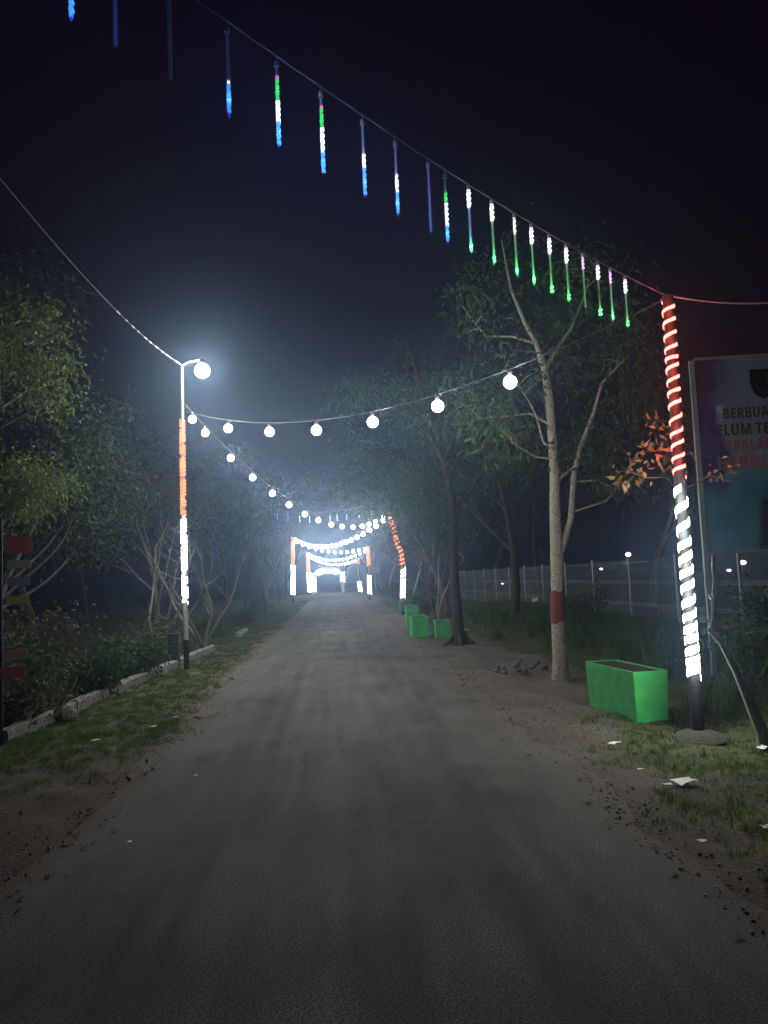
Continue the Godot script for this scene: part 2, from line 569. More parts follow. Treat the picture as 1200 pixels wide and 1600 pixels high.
func grow(tb: MB, lb: MB, from: Vector3, dir: Vector3, length: float, r: float, depth: int, rng: RandomNumberGenerator, o: Dictionary) -> void:
	var path := PackedVector3Array([from])
	var rad := PackedFloat32Array([r])
	var p := from
	var d := dir
	var seg := 5
	for k in seg:
		d = (d + Vector3(rng.randf_range(-1, 1), rng.randf_range(-0.5, 0.8) * float(o.rise), rng.randf_range(-1, 1)) * 0.16).normalized()
		p += d * length / seg
		path.append(p)
		rad.append(r * (1.0 - 0.55 * (k + 1) / seg))
	tb.tube(path, rad, 8 if depth == 0 else (6 if depth == 1 else 4))
	if depth >= int(o.depth):
		for k in range(2, seg + 1):
			add_leaves(lb, path[k], float(o.clump) * rng.randf_range(0.7, 1.2), int(o.leaves), o.l, o.w, rng, o.tones, o.droop)
		return
	var kids := int(o.kids) + (rng.randi() % 2) + (2 if depth == 0 else 0)
	for k in kids:
		var f := rng.randf_range(float(o.first) if depth == 0 else 0.3, 1.0)
		if k == 0:
			f = 1.0
		var at_ := minf(f * seg, seg - 0.001)
		var q := path[int(at_)].lerp(path[int(at_) + 1], at_ - int(at_))
		var a := rng.randf() * TAU
		var out := Vector3(cos(a), 0, sin(a))
		var nd := (d * 0.75 + out * rng.randf_range(0.5, 1.0) + Vector3.UP * 0.15 * float(o.rise)).normalized()
		if k == 0:
			nd = (d + out * 0.35).normalized()
		grow(tb, lb, q, nd, length * rng.randf_range(0.5, 0.72), rad[int(at_) + 1] * 0.72, depth + 1, rng, o)

func make_tree(seed_: int, h: float, r: float, o: Dictionary) -> Array:
	var rng := RandomNumberGenerator.new()
	rng.seed = seed_
	var opt := {"depth": 3, "kids": 2, "first": 0.45, "rise": 1.0, "clump": 0.6, "leaves": 40, "l": 0.16, "w": 0.05, "droop": 0.35,
		"tones": [Color(0.024, 0.042, 0.016), Color(0.032, 0.052, 0.020), Color(0.042, 0.060, 0.025), Color(0.018, 0.032, 0.013)]}
	opt.merge(o, true)
	var tb := MB.new()
	var lb := MB.new()
	tb.tube(PackedVector3Array([Vector3(0, -0.25, 0), Vector3(0, 0.12, 0), Vector3(0, 0.4, 0)]), PackedFloat32Array([r * 1.9, r * 1.35, r * 1.02]), 8)
	grow(tb, lb, Vector3(0, 0.3, 0), Vector3(rng.randf_range(-0.1, 0.1), 1, rng.randf_range(-0.1, 0.1)).normalized(), h * 0.48, r, 0, rng, opt)
	return [tb.mesh(), lb.mesh()]

func tree_thing(called: String, meshes: Array, bark: Material, at: Vector3, turn: float, s: float, label: String, group := "") -> Node3D:
	var t := thing(called, at, label, "tree", group)
	t.rotation.y = turn
	t.scale = Vector3.ONE * s
	obj("trunk", meshes[0], bark, t)
	obj("crown", meshes[1], M.leaf, t)
	return t

func pts(a: Array, rng: RandomNumberGenerator, depth_wander := 0.0) -> PackedVector3Array:
	var r := PackedVector3Array()
	var z := 0.0
	for p: Vector2 in a:
		r.append(Vector3(p.x, p.y, z))
		z += rng.randf_range(-1.0, 1.0) * depth_wander
	return r

func radii(n: int, a: float, b: float) -> PackedFloat32Array:
	var r := PackedFloat32Array()
	for k in n:
		r.append(lerpf(a, b, float(k) / (n - 1)))
	return r

func pale_tree() -> void:
	var rng := RandomNumberGenerator.new()
	rng.seed = 404
	var t := thing("pale_tree", Vector3(3.28, 0.0, -11.66), "pale slender forked tree with a faded red band on its trunk", "tree")
	var main := pts([Vector2(0, -0.15), Vector2(0, 0.25), Vector2(0.0, 0.63), Vector2(0.03, 1.23), Vector2(0.06, 1.75), Vector2(0.07, 2.41), Vector2(0.09, 2.98), Vector2(0.08, 3.56), Vector2(0.07, 4.14), Vector2(0.03, 4.58), Vector2(-0.07, 4.98), Vector2(-0.21, 5.28), Vector2(-0.39, 5.82), Vector2(-0.5, 6.6)], rng, 0.03)
	var b := MB.new()
	b.tube(main, PackedFloat32Array([0.15, 0.105, 0.095, 0.094, 0.100, 0.078, 0.072, 0.066, 0.060, 0.052, 0.036, 0.028, 0.022, 0.01]), 12, Color.WHITE, 0.06, rng)
	obj("trunk", b.mesh(), M.bark_pale, t)
	# the faded red band: a painted sleeve a few millimetres proud of the bark, ragged at the top
	var rb := MB.new()
	var sides := 22
	for j in sides + 1:
		var a := TAU * j / sides
		var top := 1.32 + 0.10 * sin(a * 1.0 + 2.4) + 0.04 * sin(a * 3.0 + 1.0)
		var low := 0.80 + 0.02 * sin(a * 2.0)
		for y: float in [low, lerpf(low, top, 0.5), top]:
			var f := clampf((y - 0.63) / 0.6, 0.0, 1.3)
			var c := Vector3(0.03 * f, y, main[2].z + (main[3].z - main[2].z) * f)
			rb.vert(c + Vector3(cos(a), 0, sin(a)) * 0.1025, Vector3(cos(a), 0, sin(a)), Color.WHITE)
	for j in sides:
		for k in 2:
			var q := j * 3 + k
			rb.tri(q, q + 3, q + 4); rb.tri(q, q + 4, q + 1)
	obj("red_band", rb.mesh(), M.red_paint, t)
	var lb := MB.new()
	var tones := [Color(0.036, 0.070, 0.020), Color(0.044, 0.080, 0.024), Color(0.028, 0.054, 0.016), Color(0.056, 0.084, 0.030)]
	var limbs := [
		[[Vector2(0.07, 1.72), Vector2(0.20, 2.0), Vector2(0.30, 2.31), Vector2(0.37, 2.92), Vector2(0.49, 3.35), Vector2(0.71, 3.83), Vector2(0.89, 4.32), Vector2(1.34, 4.75)], 0.060, 0.014, 0.05],
		[[Vector2(0.04, 4.55), Vector2(0.24, 4.87), Vector2(0.47, 5.16), Vector2(0.68, 5.6), Vector2(0.9, 6.2)], 0.032, 0.008, 0.08],
		[[Vector2(0.09, 3.2), Vector2(-0.20, 3.23), Vector2(-0.41, 3.36), Vector2(-0.57, 3.48)], 0.022, 0.006, 0.1],
		[[Vector2(0.08, 3.71), Vector2(-0.21, 3.91), Vector2(-0.60, 3.87), Vector2(-1.0, 3.85)], 0.022, 0.006, -0.1],
		[[Vector2(0.09, 3.3), Vector2(-0.06, 3.47), Vector2(-0.13, 3.86), Vector2(-0.25, 4.1), Vector2(-0.45, 4.4)], 0.022, 0.006, 0.05],
		[[Vector2(0.37, 2.85), Vector2(0.7, 2.85), Vector2(0.98, 2.71), Vector2(1.25, 2.74)], 0.020, 0.006, 0.1],
		[[Vector2(0.34, 2.4), Vector2(0.82, 2.53), Vector2(1.08, 2.76)], 0.018, 0.006, 0.1],
		[[Vector2(0.08, 2.79), Vector2(0.22, 2.93), Vector2(0.44, 3.11), Vector2(0.53, 3.3)], 0.026, 0.008, 0.1],
		[[Vector2(-0.05, 4.95), Vector2(-0.4, 5.1), Vector2(-0.8, 5.15), Vector2(-1.1, 5.5)], 0.022, 0.006, 0.1],
	]
	for lm in limbs:
		var m := MB.new()
		var path := pts(lm[0], rng, lm[3])
		m.tube(path, radii(path.size(), lm[1], lm[2]), 8, Color.WHITE, 0.05, rng)
		var tip := path[path.size() - 1]
		for k in 4:
			var d := Vector3(rng.randf_range(-0.4, 0.5), rng.randf_range(0.0, 0.5), rng.randf_range(-0.5, 0.5))
			var q := path[path.size() - 2].lerp(tip, 0.3 + 0.2 * k)
			m.tube(PackedVector3Array([q, q + d * 0.5, q + d + Vector3(0, -0.06, 0)]), PackedFloat32Array([0.008, 0.006, 0.003]), 4)
			add_leaves(lb, q + d, 0.38, 46, 0.13, 0.032, rng, tones, 0.5)
		obj("limb", m.mesh(), M.bark_pale, t)
	var clumps := [Vector3(-1.09, 3.74, 0.5), Vector3(-0.9, 3.97, 0.3), Vector3(-1.2, 3.95, 0.2), Vector3(-0.95, 3.55, 0.6), Vector3(-0.47, 4.35, 0.1), Vector3(0.07, 5.32, -0.2), Vector3(0.57, 5.51, 0), Vector3(1.02, 4.71, -0.2), Vector3(1.29, 4.3, 0.1), Vector3(0.64, 3.45, -0.1), Vector3(0.91, 3.15, 0.2), Vector3(0.71, 2.96, 0), Vector3(1.43, 4.89, 0), Vector3(-0.63, 5.14, 0), Vector3(-1.09, 5.64, 0.2), Vector3(0.9, 5.2, 0.4), Vector3(1.2, 5.6, 0), Vector3(0.2, 6.1, 0), Vector3(-0.5, 6.3, 0.2), Vector3(0.8, 6.2, -0.3), Vector3(1.1, 3.8, 0.3), Vector3(0.55, 4.2, -0.4), Vector3(1.5, 3.7, -0.2), Vector3(0.3, 4.7, 0.3)]
	for c: Vector3 in clumps:
		for k in 3:
			add_leaves(lb, c + Vector3(rng.randfn(), rng.randfn(), rng.randfn()) * 0.16, 0.42, 44, 0.13, 0.032, rng, tones, 0.6)
	obj("crown", lb.mesh(), M.leaf, t)

func dark_tree() -> void:
	var rng := RandomNumberGenerator.new()
	rng.seed = 505
	var t := thing("dark_tree", Vector3(2.85, 0.0, -18.24), "dark rough-barked roadside tree beside the two green planters", "tree")
	var b := MB.new()
	var main := pts([Vector2(0.0, -0.2), Vector2(0.0, 0.12), Vector2(-0.03, 0.65), Vector2(-0.04, 1.52), Vector2(-0.01, 2.4), Vector2(0.0, 3.0), Vector2(-0.02, 3.35), Vector2(-0.16, 4.18), Vector2(-0.44, 4.8), Vector2(-0.6, 5.9), Vector2(-0.9, 7.0)], rng, 0.04)
	b.tube(main, PackedFloat32Array([0.24, 0.15, 0.118, 0.102, 0.096, 0.094, 0.080, 0.07, 0.055, 0.035, 0.012]), 10, Color.WHITE, 0.10, rng)
	# root flare
	for k in 5:
		var a := TAU * k / 5.0 + 0.4
		var d := Vector3(cos(a), 0, sin(a))
		b.tube(PackedVector3Array([Vector3(0, 0.25, 0) + d * 0.08, d * 0.22 + Vector3(0, 0.06, 0), d * 0.42 + Vector3(0, -0.06, 0)]), PackedFloat32Array([0.06, 0.055, 0.03]), 6)
	obj("trunk", b.mesh(), M.bark_dark, t)
	var lb := MB.new()
	var tones := [Color(0.050, 0.10, 0.034), Color(0.065, 0.115, 0.042), Color(0.040, 0.075, 0.026)]
	var limbs := [
		[[Vector2(0.0, 3.1), Vector2(-0.21, 3.29), Vector2(-0.49, 3.52), Vector2(-0.78, 3.75), Vector2(-1.2, 4.2)], 0.05],
		[[Vector2(0.0, 2.95), Vector2(0.32, 3.34), Vector2(0.64, 3.78), Vector2(1.0, 4.5), Vector2(1.3, 5.4)], 0.05],
		[[Vector2(-0.16, 4.15), Vector2(0.1, 4.7), Vector2(0.25, 5.5), Vector2(0.5, 6.5)], 0.05],
		[[Vector2(-0.44, 4.75), Vector2(-0.9, 5.2), Vector2(-1.5, 5.6), Vector2(-2.0, 6.2)], 0.045],
		[[Vector2(-0.03, 2.2), Vector2(-0.3, 2.4), Vector2(-0.45, 2.8)], 0.02],
	]
	for lm in limbs:
		var m := MB.new()
		var path := pts(lm[0], rng, 0.25)
		m.tube(path, radii(path.size(), lm[1], 0.01), 6, Color.WHITE, 0.05, rng)
		for k in 9:
			var f := rng.randf_range(0.4, 1.0) * (path.size() - 1.01)
			var q := path[int(f)].lerp(path[int(f) + 1], f - int(f))
			var d := Vector3(rng.randf_range(-0.8, 0.8), rng.randf_range(-0.1, 0.7), rng.randf_range(-0.8, 0.8))
			m.tube(PackedVector3Array([q, q + d * 0.5, q + d + Vector3(0, -0.1, 0)]), PackedFloat32Array([0.014, 0.009, 0.004]), 4)
			for s in 3:
				add_leaves(lb, q + d + Vector3(rng.randfn() * 0.2, -0.15 * s, rng.randfn() * 0.2), 0.5, 34, 0.17, 0.022, rng, tones, 1.2)
		obj("limb", m.mesh(), M.bark_dark, t)
	obj("crown", lb.mesh(), M.leaf, t)

func edge_tree() -> void:
	var rng := RandomNumberGenerator.new()
	rng.seed = 606
	var t := thing("edge_tree", Vector3(-6.25, ground_y(-6.25, -14.6) - 0.02, -14.6), "leafy yellow-green tree at the left edge above the slatted post", "tree")
	var b := MB.new()
	b.tube(PackedVector3Array([Vector3(0, -0.2, 0), Vector3(0, 0.6, 0), Vector3(0.1, 1.6, 0.05), Vector3(0.22, 2.6, 0), Vector3(0.30, 3.6, 0.05), Vector3(0.35, 4.8, 0)]), PackedFloat32Array([0.10, 0.08, 0.07, 0.055, 0.04, 0.015]), 9, Color.WHITE, 0.06, rng)
	var lb := MB.new()
	var tones := [Color(0.085, 0.115, 0.024), Color(0.10, 0.125, 0.030), Color(0.062, 0.092, 0.020), Color(0.12, 0.13, 0.042)]
	for k in 26:
		var y := rng.randf_range(2.2, 5.0)
		var reach := 0.95 - 0.22 * absf(y - 3.3) + rng.randf_range(-0.2, 0.15)
		var a := rng.randf() * TAU
		var o := Vector3(0.1 + 0.06 * y, y - 0.3, 0)
		var e := o + Vector3(cos(a) * reach, rng.randf_range(0.05, 0.5), sin(a) * reach * 0.9)
		b.tube(PackedVector3Array([o, o.lerp(e, 0.5) + Vector3(0, 0.06, 0), e]), PackedFloat32Array([0.018, 0.011, 0.004]), 5)
		for f: float in [0.55, 0.8, 1.0]:
			add_leaves(lb, o.lerp(e, f) + Vector3(rng.randfn(), rng.randfn(), rng.randfn()) * 0.05, 0.34, 105, 0.075, 0.026, rng, tones, 0.5)
	# the low bare limb that bends toward the road
	b.tube(PackedVector3Array([Vector3(0.1, 1.7, 0.05), Vector3(0.3, 2.25, 0.1), Vector3(0.45, 2.5, 0.1), Vector3(0.62, 2.75, 0.1)]), PackedFloat32Array([0.028, 0.022, 0.016, 0.008]), 6)
	obj("trunk", b.mesh(), M.bark_grey, t)
	obj("crown", lb.mesh(), M.leaf_thin, t)
	t.scale = Vector3.ONE * 1.42

func build_trees() -> void:
	pale_tree()
	dark_tree()
	var needle := [Color(0.023, 0.042, 0.019), Color(0.030, 0.050, 0.023), Color(0.038, 0.058, 0.028)]
	var protos := [
		make_tree(901, 9.0, 0.15, {"l": 0.24, "w": 0.035, "droop": 0.9, "tones": needle, "leaves": 46, "clump": 0.85}),
		make_tree(902, 7.5, 0.13, {"l": 0.16, "w": 0.06, "leaves": 44, "clump": 0.7}),
		make_tree(903, 10.5, 0.17, {"l": 0.26, "w": 0.035, "droop": 1.1, "tones": needle, "leaves": 46, "clump": 0.9, "first": 0.3}),
		make_tree(904, 6.5, 0.10, {"l": 0.15, "w": 0.055, "leaves": 44, "clump": 0.65, "first": 0.25}),
	]
	var barks := [M.bark_dark, M.bark_grey, M.bark_dark, M.bark_grey]
	# x, z, kind, scale, label
	var spots := [
		[-7.4, -17.5, 3, 0.9, "low dark tree in the gap left of the nearest left light pole"],
		[-4.8, -22.5, 1, 0.85, "bare-limbed grey tree close behind the nearest left light pole"],
		[-7.5, -21.0, 0, 1.1, "tall dark tree deep behind the nearest left light pole"],
		[-4.2, -29.0, 3, 1.3, "grey tree leaning over the left verge under the white cord"],
		[-6.8, -33.0, 2, 0.85, "tall drooping tree behind the low trees on the left"],
		[-4.0, -38.0, 0, 0.85, "dark tree on the left verge midway along the road"],
		[-3.9, -46.0, 1, 1.05, "tree with pale twigs just before the second left light pole"],
		[-6.5, -50.0, 2, 0.9, "tall tree set back near the second left light pole"],
		[-4.2, -66.0, 0, 0.95, "tree just past the second left light pole"],
		[-4.5, -80.0, 2, 0.9, "far tree before the third left light pole"],
		[-4.4, -97.0, 0, 0.9, "farthest left tree beside the lit gate"],
		[-12.0, -27.0, 0, 1.0, "dark tree in the thicket left of the road, nearest"],
		[-12.5, -42.0, 2, 1.0, "dark tree in the thicket left of the road, midway"],
		[-12.0, -62.0, 0, 1.0, "dark tree in the thicket left of the road, farthest"],
		[10.2, -18.5, 1, 0.9, "dark spreading tree inside the fence right of the pale tree"],
		[5.7, -25.0, 2, 0.92, "tall drooping tree behind the dark rough-barked trunk"],
		[4.4, -30.5, 3, 1.1, "low grey tree behind the green planters"],
		[4.6, -38.0, 0, 1.15, "tree behind the second right light pole"],
		[4.2, -48.0, 2, 0.85, "tall tree beyond the second right light pole"],
		[4.4, -62.0, 1, 1.1, "tree behind the third right light pole"],
		[4.3, -78.0, 0, 0.95, "tree behind the fourth right light pole"],
		[4.6, -97.0, 2, 0.9, "farthest right tree beside the lit gate"],
		[10.5, -26.0, 0, 0.95, "dark tree inside the fenced ground, nearest"],
		[10.0, -38.0, 2, 0.95, "dark tree inside the fenced ground, midway"],
		[11.0, -54.0, 0, 1.1, "dark tree inside the fenced ground, farthest"],
		[-1.8, -113.0, 2, 0.9, "dark tree seen through the left half of the gate"],
		[1.6, -116.0, 0, 1.0, "dark tree seen through the right half of the gate"],
	]
	edge_tree()
	var rng := RandomNumberGenerator.new()
	rng.seed = 66
	for s in spots:
		var k: int = s[2]
		var x: float = s[0]
		var z: float = s[1]
		tree_thing("roadside_tree", protos[k], barks[k], Vector3(x, ground_y(x, z) - 0.02, z), rng.randf() * TAU, s[3], s[4], "trees along the road")
	build_shrubs()

func shrub(at: Vector3, h: float, seed_: int, label: String, tones: Array, l := 0.10, w := 0.045, dens := 60, group := "bushes behind the low kerb") -> void:
	var rng := RandomNumberGenerator.new()
	rng.seed = seed_
	var t := thing("shrub", at, label, "bush", group)
	var sb := MB.new()
	var lb := MB.new()
	for k in 9:
		var a := rng.randf() * TAU
		var out := Vector3(cos(a), 0, sin(a)) * rng.randf_range(0.15, 0.6) * h
		var top := out + Vector3.UP * h * rng.randf_range(0.55, 1.0)
		var mid := out * 0.35 + Vector3.UP * top.y * 0.55
		sb.tube(PackedVector3Array([Vector3(0, -0.05, 0), mid, top]), PackedFloat32Array([0.016, 0.011, 0.004]), 5)
		for f: float in [0.35, 0.6, 0.85, 1.0]:
			var q := mid.lerp(top, f)
			add_leaves(lb, q, 0.3 * h, int(dens * 0.25 * (1.0 + f)), l, w, rng, tones, 0.1)
	obj("stems", sb.mesh(), M.bark_grey, t)
	obj("foliage", lb.mesh(), M.leaf, t)

func build_shrubs() -> void:
	var green := [Color(0.045, 0.085, 0.028), Color(0.06, 0.105, 0.035), Color(0.035, 0.065, 0.024)]
	var brown := [Color(0.085, 0.070, 0.040), Color(0.060, 0.060, 0.030), Color(0.10, 0.075, 0.045)]
	var mix := [Color(0.05, 0.07, 0.03), Color(0.075, 0.070, 0.036), Color(0.04, 0.06, 0.025)]
	var y := -0.35
	shrub(Vector3(-3.75, y, -9.6), 0.95, 1, "dull brown-green bush at the left edge behind the broken kerb end", brown, 0.10, 0.05, 90)
	shrub(Vector3(-4.1, y, -11.2), 1.2, 2, "dark bush with a mottled top, second along the kerb", mix, 0.10, 0.05, 90)
	shrub(Vector3(-3.55, y + 0.1, -12.3), 0.85, 3, "bright green leafy bush with pale specks by the kerb middle", green, 0.09, 0.05, 90)
	shrub(Vector3(-4.6, y, -13.0), 1.6, 4, "taller brown bush with a rounded top behind the green bush", brown, 0.09, 0.05, 110)
	shrub(Vector3(-3.6, y + 0.1, -14.3), 1.0, 5, "round green bush just left of the nearest left light pole", green, 0.09, 0.05, 90)
	shrub(Vector3(-4.9, y, -10.0), 1.2, 6, "dusky bush deep in the ditch at the far left", mix, 0.10, 0.05, 90)
	shrub(Vector3(-3.7, y, -17.5), 1.1, 7, "brownish bush behind the nearest left light pole", brown, 0.09, 0.04, 80)
	shrub(Vector3(-4.1, y, -20.0), 1.1, 8, "twiggy bush at the end of the long kerb", mix, 0.09, 0.04, 80)
	shrub(Vector3(-3.6, y, -24.5), 0.9, 9, "low bush beside the short far kerb piece", green, 0.09, 0.04, 70)
	shrub(Vector3(-3.6, y, -31.0), 1.0, 10, "bush on the left verge past the kerb", mix, 0.10, 0.05, 70)
	shrub(Vector3(-3.7, y, -40.0), 1.1, 11, "far bush on the left verge before the second left pole", green, 0.10, 0.05, 60)
	shrub(Vector3(3.4, 0, -29.0), 0.9, 12, "bush behind the green planters on the right verge", green, 0.10, 0.05, 70, "bushes on the right verge")
	shrub(Vector3(3.5, 0, -41.0), 1.1, 13, "bush on the right verge past the second right pole", mix, 0.10, 0.05, 70, "bushes on the right verge")
	shrub(Vector3(3.6, 0, -52.0), 1.2, 14, "far bush on the right verge by the small board", green, 0.11, 0.06, 70, "bushes on the right verge")
	shrub(Vector3(5.9, 0, -19.0), 1.0, 15, "weedy bush in front of the lamp-topped fence post", green, 0.12, 0.03, 70, "bushes by the fence")
	shrub(Vector3(7.2, 0, -13.2), 1.1, 16, "bright weedy bush below the billboard", green, 0.12, 0.03, 80, "bushes by the fence")
	shrub(Vector3(4.9, 0, -9.0), 0.8, 17, "green bush behind the leaning cut branch", green, 0.12, 0.03, 70, "bushes by the fence")
	# the sapling whose leaves catch the red light
	var rng := RandomNumberGenerator.new()
	rng.seed = 9
	var t := thing("sapling", Vector3(3.62, 0.0, -7.95), "thin sapling behind the red and white light pole, leaves lit red", "sapling")
	var sb := MB.new()
	sb.tube(PackedVector3Array([Vector3(0, -0.05, 0), Vector3(-0.02, 0.9, 0), Vector3(-0.03, 1.7, 0.05), Vector3(-0.06, 2.3, 0.15), Vector3(-0.2, 2.75, 0.2)]), PackedFloat32Array([0.02, 0.017, 0.014, 0.010, 0.005]), 6)
	sb.tube(PackedVector3Array([Vector3(-0.05, 2.25, 0.12), Vector3(-0.3, 2.42, 0.3), Vector3(-0.55, 2.40, 0.45), Vector3(-0.74, 2.46, 0.5)]), PackedFloat32Array([0.009, 0.007, 0.005, 0.003]), 5)
	sb.tube(PackedVector3Array([Vector3(-0.06, 2.3, 0.15), Vector3(0.15, 2.42, 0.3), Vector3(0.3, 2.34, 0.4)]), PackedFloat32Array([0.007, 0.005, 0.003]), 5)
	obj("stems", sb.mesh(), M.bark_grey, t)
	var lb := MB.new()
	var dry := [Color(0.28, 0.16, 0.075), Color(0.22, 0.14, 0.06), Color(0.30, 0.19, 0.09), Color(0.15, 0.12, 0.05)]  # red lamp light put partly into these brown leaf tones
	for c: Vector3 in [Vector3(-0.50, 2.70, 0.45), Vector3(-0.42, 2.88, 0.4), Vector3(-0.55, 2.58, 0.5), Vector3(-0.40, 2.60, 0.45), Vector3(-0.34, 2.76, 0.4), Vector3(-0.72, 2.45, 0.5), Vector3(-0.78, 2.40, 0.55), Vector3(-0.05, 2.6, 0.1), Vector3(0.2, 2.45, 0.35)]:
		add_leaves(lb, c, 0.20, 16, 0.095, 0.036, rng, dry, 0.4)
	obj("leaves", lb.mesh(), M.leaf, t)

# ---------------------------------------------------------------- light poles
func helix(b: MB, axis: PackedVector3Array, y0: float, y1: float, r: float, thick: float, pitches: Array, rng: RandomNumberGenerator) -> void:
	# a light rope wound round a leaning pole; pitches: [pitch at y0, pitch at y1]
	var path := PackedVector3Array()
	var y := y0
	var a := 0.3
	while y < y1:
		var f := (y - y0) / (y1 - y0)
		var pitch := lerpf(pitches[0], pitches[1], f)
		var c := along(axis, y)
		path.append(c + Vector3(cos(a), 0, sin(a)) * r)
		a -= TAU / 14.0
		y += pitch / 14.0 * (1.0 + rng.randf_range(-0.35, 0.35))
	var rad := PackedFloat32Array()
	for p in path:
		rad.append(thick)
	b.tube(path, rad, 6)

func ribbon(b: MB, axis: PackedVector3Array, y0: float, y1: float, r: float, w: float, pitches: Array, rng: RandomNumberGenerator, gaps := 0.0) -> void:
	# a flat light strip wound round the pole, facing outwards, with a little slack
	var y := y0
	var a := 0.3
	var first := b.v.size()
	var n := 0
	var slack := 0.0
	while y < y1:
		var f := (y - y0) / (y1 - y0)
		var pitch := lerpf(pitches[0], pitches[1], f)
		var c := along(axis, y)
		var d := Vector3(cos(a), 0, sin(a))
		var ww := w * rng.randf_range(0.88, 1.12)
		b.vert(c + d * (r + 0.004) + Vector3(0, ww * 0.5, 0), d, Color.WHITE)
		b.vert(c + d * (r + 0.007), d, Color.WHITE)
		b.vert(c + d * (r + 0.004) - Vector3(0, ww * 0.5, 0), d, Color.WHITE)
		n += 1
		a -= TAU / 16.0
		slack = slack * 0.7 + rng.randf_range(-0.25, 0.25)
		y += pitch / 16.0 * maxf(0.15, 1.0 + slack)
	var skip := 0
	for k in n - 1:
		if skip > 0:
			skip -= 1
			continue
		if rng.randf() < gaps:
			skip = rng.randi_range(4, 14)
		for j in 2:
			var i0 := first + k * 3 + j
			b.tri(i0, i0 + 4, i0 + 1); b.tri(i0, i0 + 3, i0 + 4)

func along(axis: PackedVector3Array, y: float) -> Vector3:
	for k in axis.size() - 1:
		if y <= axis[k + 1].y or k == axis.size() - 2:
			return axis[k].lerp(axis[k + 1], (y - axis[k].y) / (axis[k + 1].y - axis[k].y))
	return axis[0]

func pole_part(called: String, axis: PackedVector3Array, y0: float, y1: float, r0: float, r1: float, m: Material, parent: Node) -> void:
	var p := PackedVector3Array()
	var rad := PackedFloat32Array()
	for k in 9:
		var f := k / 8.0
		p.append(along(axis, lerpf(y0, y1, f)))
		rad.append(lerpf(r0, r1, f))
	var b := MB.new()
	b.tube(p, rad, 12)
	obj(called, b.mesh(), m, parent)

func light_pole(at: Vector3, axis: PackedVector3Array, label: String, o: Dictionary) -> Node3D:
	var rng := RandomNumberGenerator.new()
	rng.seed = int(o.seed)
	var t := thing("light_pole", at, label, "light pole", "poles wound with light rope along the road")
	var top: float = axis[axis.size() - 1].y
	var r: float = o.r
	pole_part("pole_foot", axis, -0.2, o.foot, r * 1.05, r * 1.05, M.pole_black, t)
	pole_part("pole_shaft", axis, o.foot, top, r, r * float(o.get("taper", 0.9)), o.get("shaft", M.pole_white), t)
	var wb := MB.new()
	var flat: bool = o.get("flat", false)
	if flat:
		ribbon(wb, axis, o.white[0], o.white[1], r, float(o.thick) * 2.0, o.white_pitch, rng, o.get("gaps", 0.0))
	else:
		helix(wb, axis, o.white[0], o.white[1], r + float(o.thick) * float(o.get("proud", 0.8)), o.thick, o.white_pitch, rng)
	obj("white_led_rope", wb.mesh(), o.get("white_mat", M.white_led), t)
	var rb := MB.new()
	if flat:
		ribbon(rb, axis, o.red[0], o.red[1], r, float(o.red_thick) * 2.0, o.red_pitch, rng, o.get("gaps", 0.0))
	else:
		helix(rb, axis, o.red[0], o.red[1], r + float(o.red_thick) * float(o.get("proud", 0.8)), o.red_thick, o.red_pitch, rng)
	obj("red_led_rope", rb.mesh(), o.red_mat, t)
	var n: int = o.get("lamps", 3)
	for k in n:
		var f := (k + 0.5) / n
		if float(o.white_e) > 0.0:
			omni(along(axis, lerpf(o.white[0], o.white[1], f)) + Vector3(-0.4, 0, 0.9) * (r + float(o.get("off", 0.05))), Color(0.95, 1.0, 0.98), float(o.white_e) / n, 0.03, t)
			omni(along(axis, lerpf(o.red[0], o.red[1], f)) + Vector3(-0.4, 0, 0.9) * (r + float(o.get("off", 0.05))), lin(1.0, 0.10, 0.08), float(o.red_e) / n, 0.03, t)
	return t

func ax(a: Array) -> PackedVector3Array:
	return PackedVector3Array(a)

const L1 := Vector3(-2.76, 0, -15.5)
const R1 := Vector3(3.27, 0, -7.23)
const RF := Vector3(2.88, 0, -33.4)
const L2 := Vector3(-2.75, 0, -58)
const R2 := Vector3(2.85, 0, -60)
const L3 := Vector3(-2.42, 0, -90)
const R3 := Vector3(2.75, 0, -79)

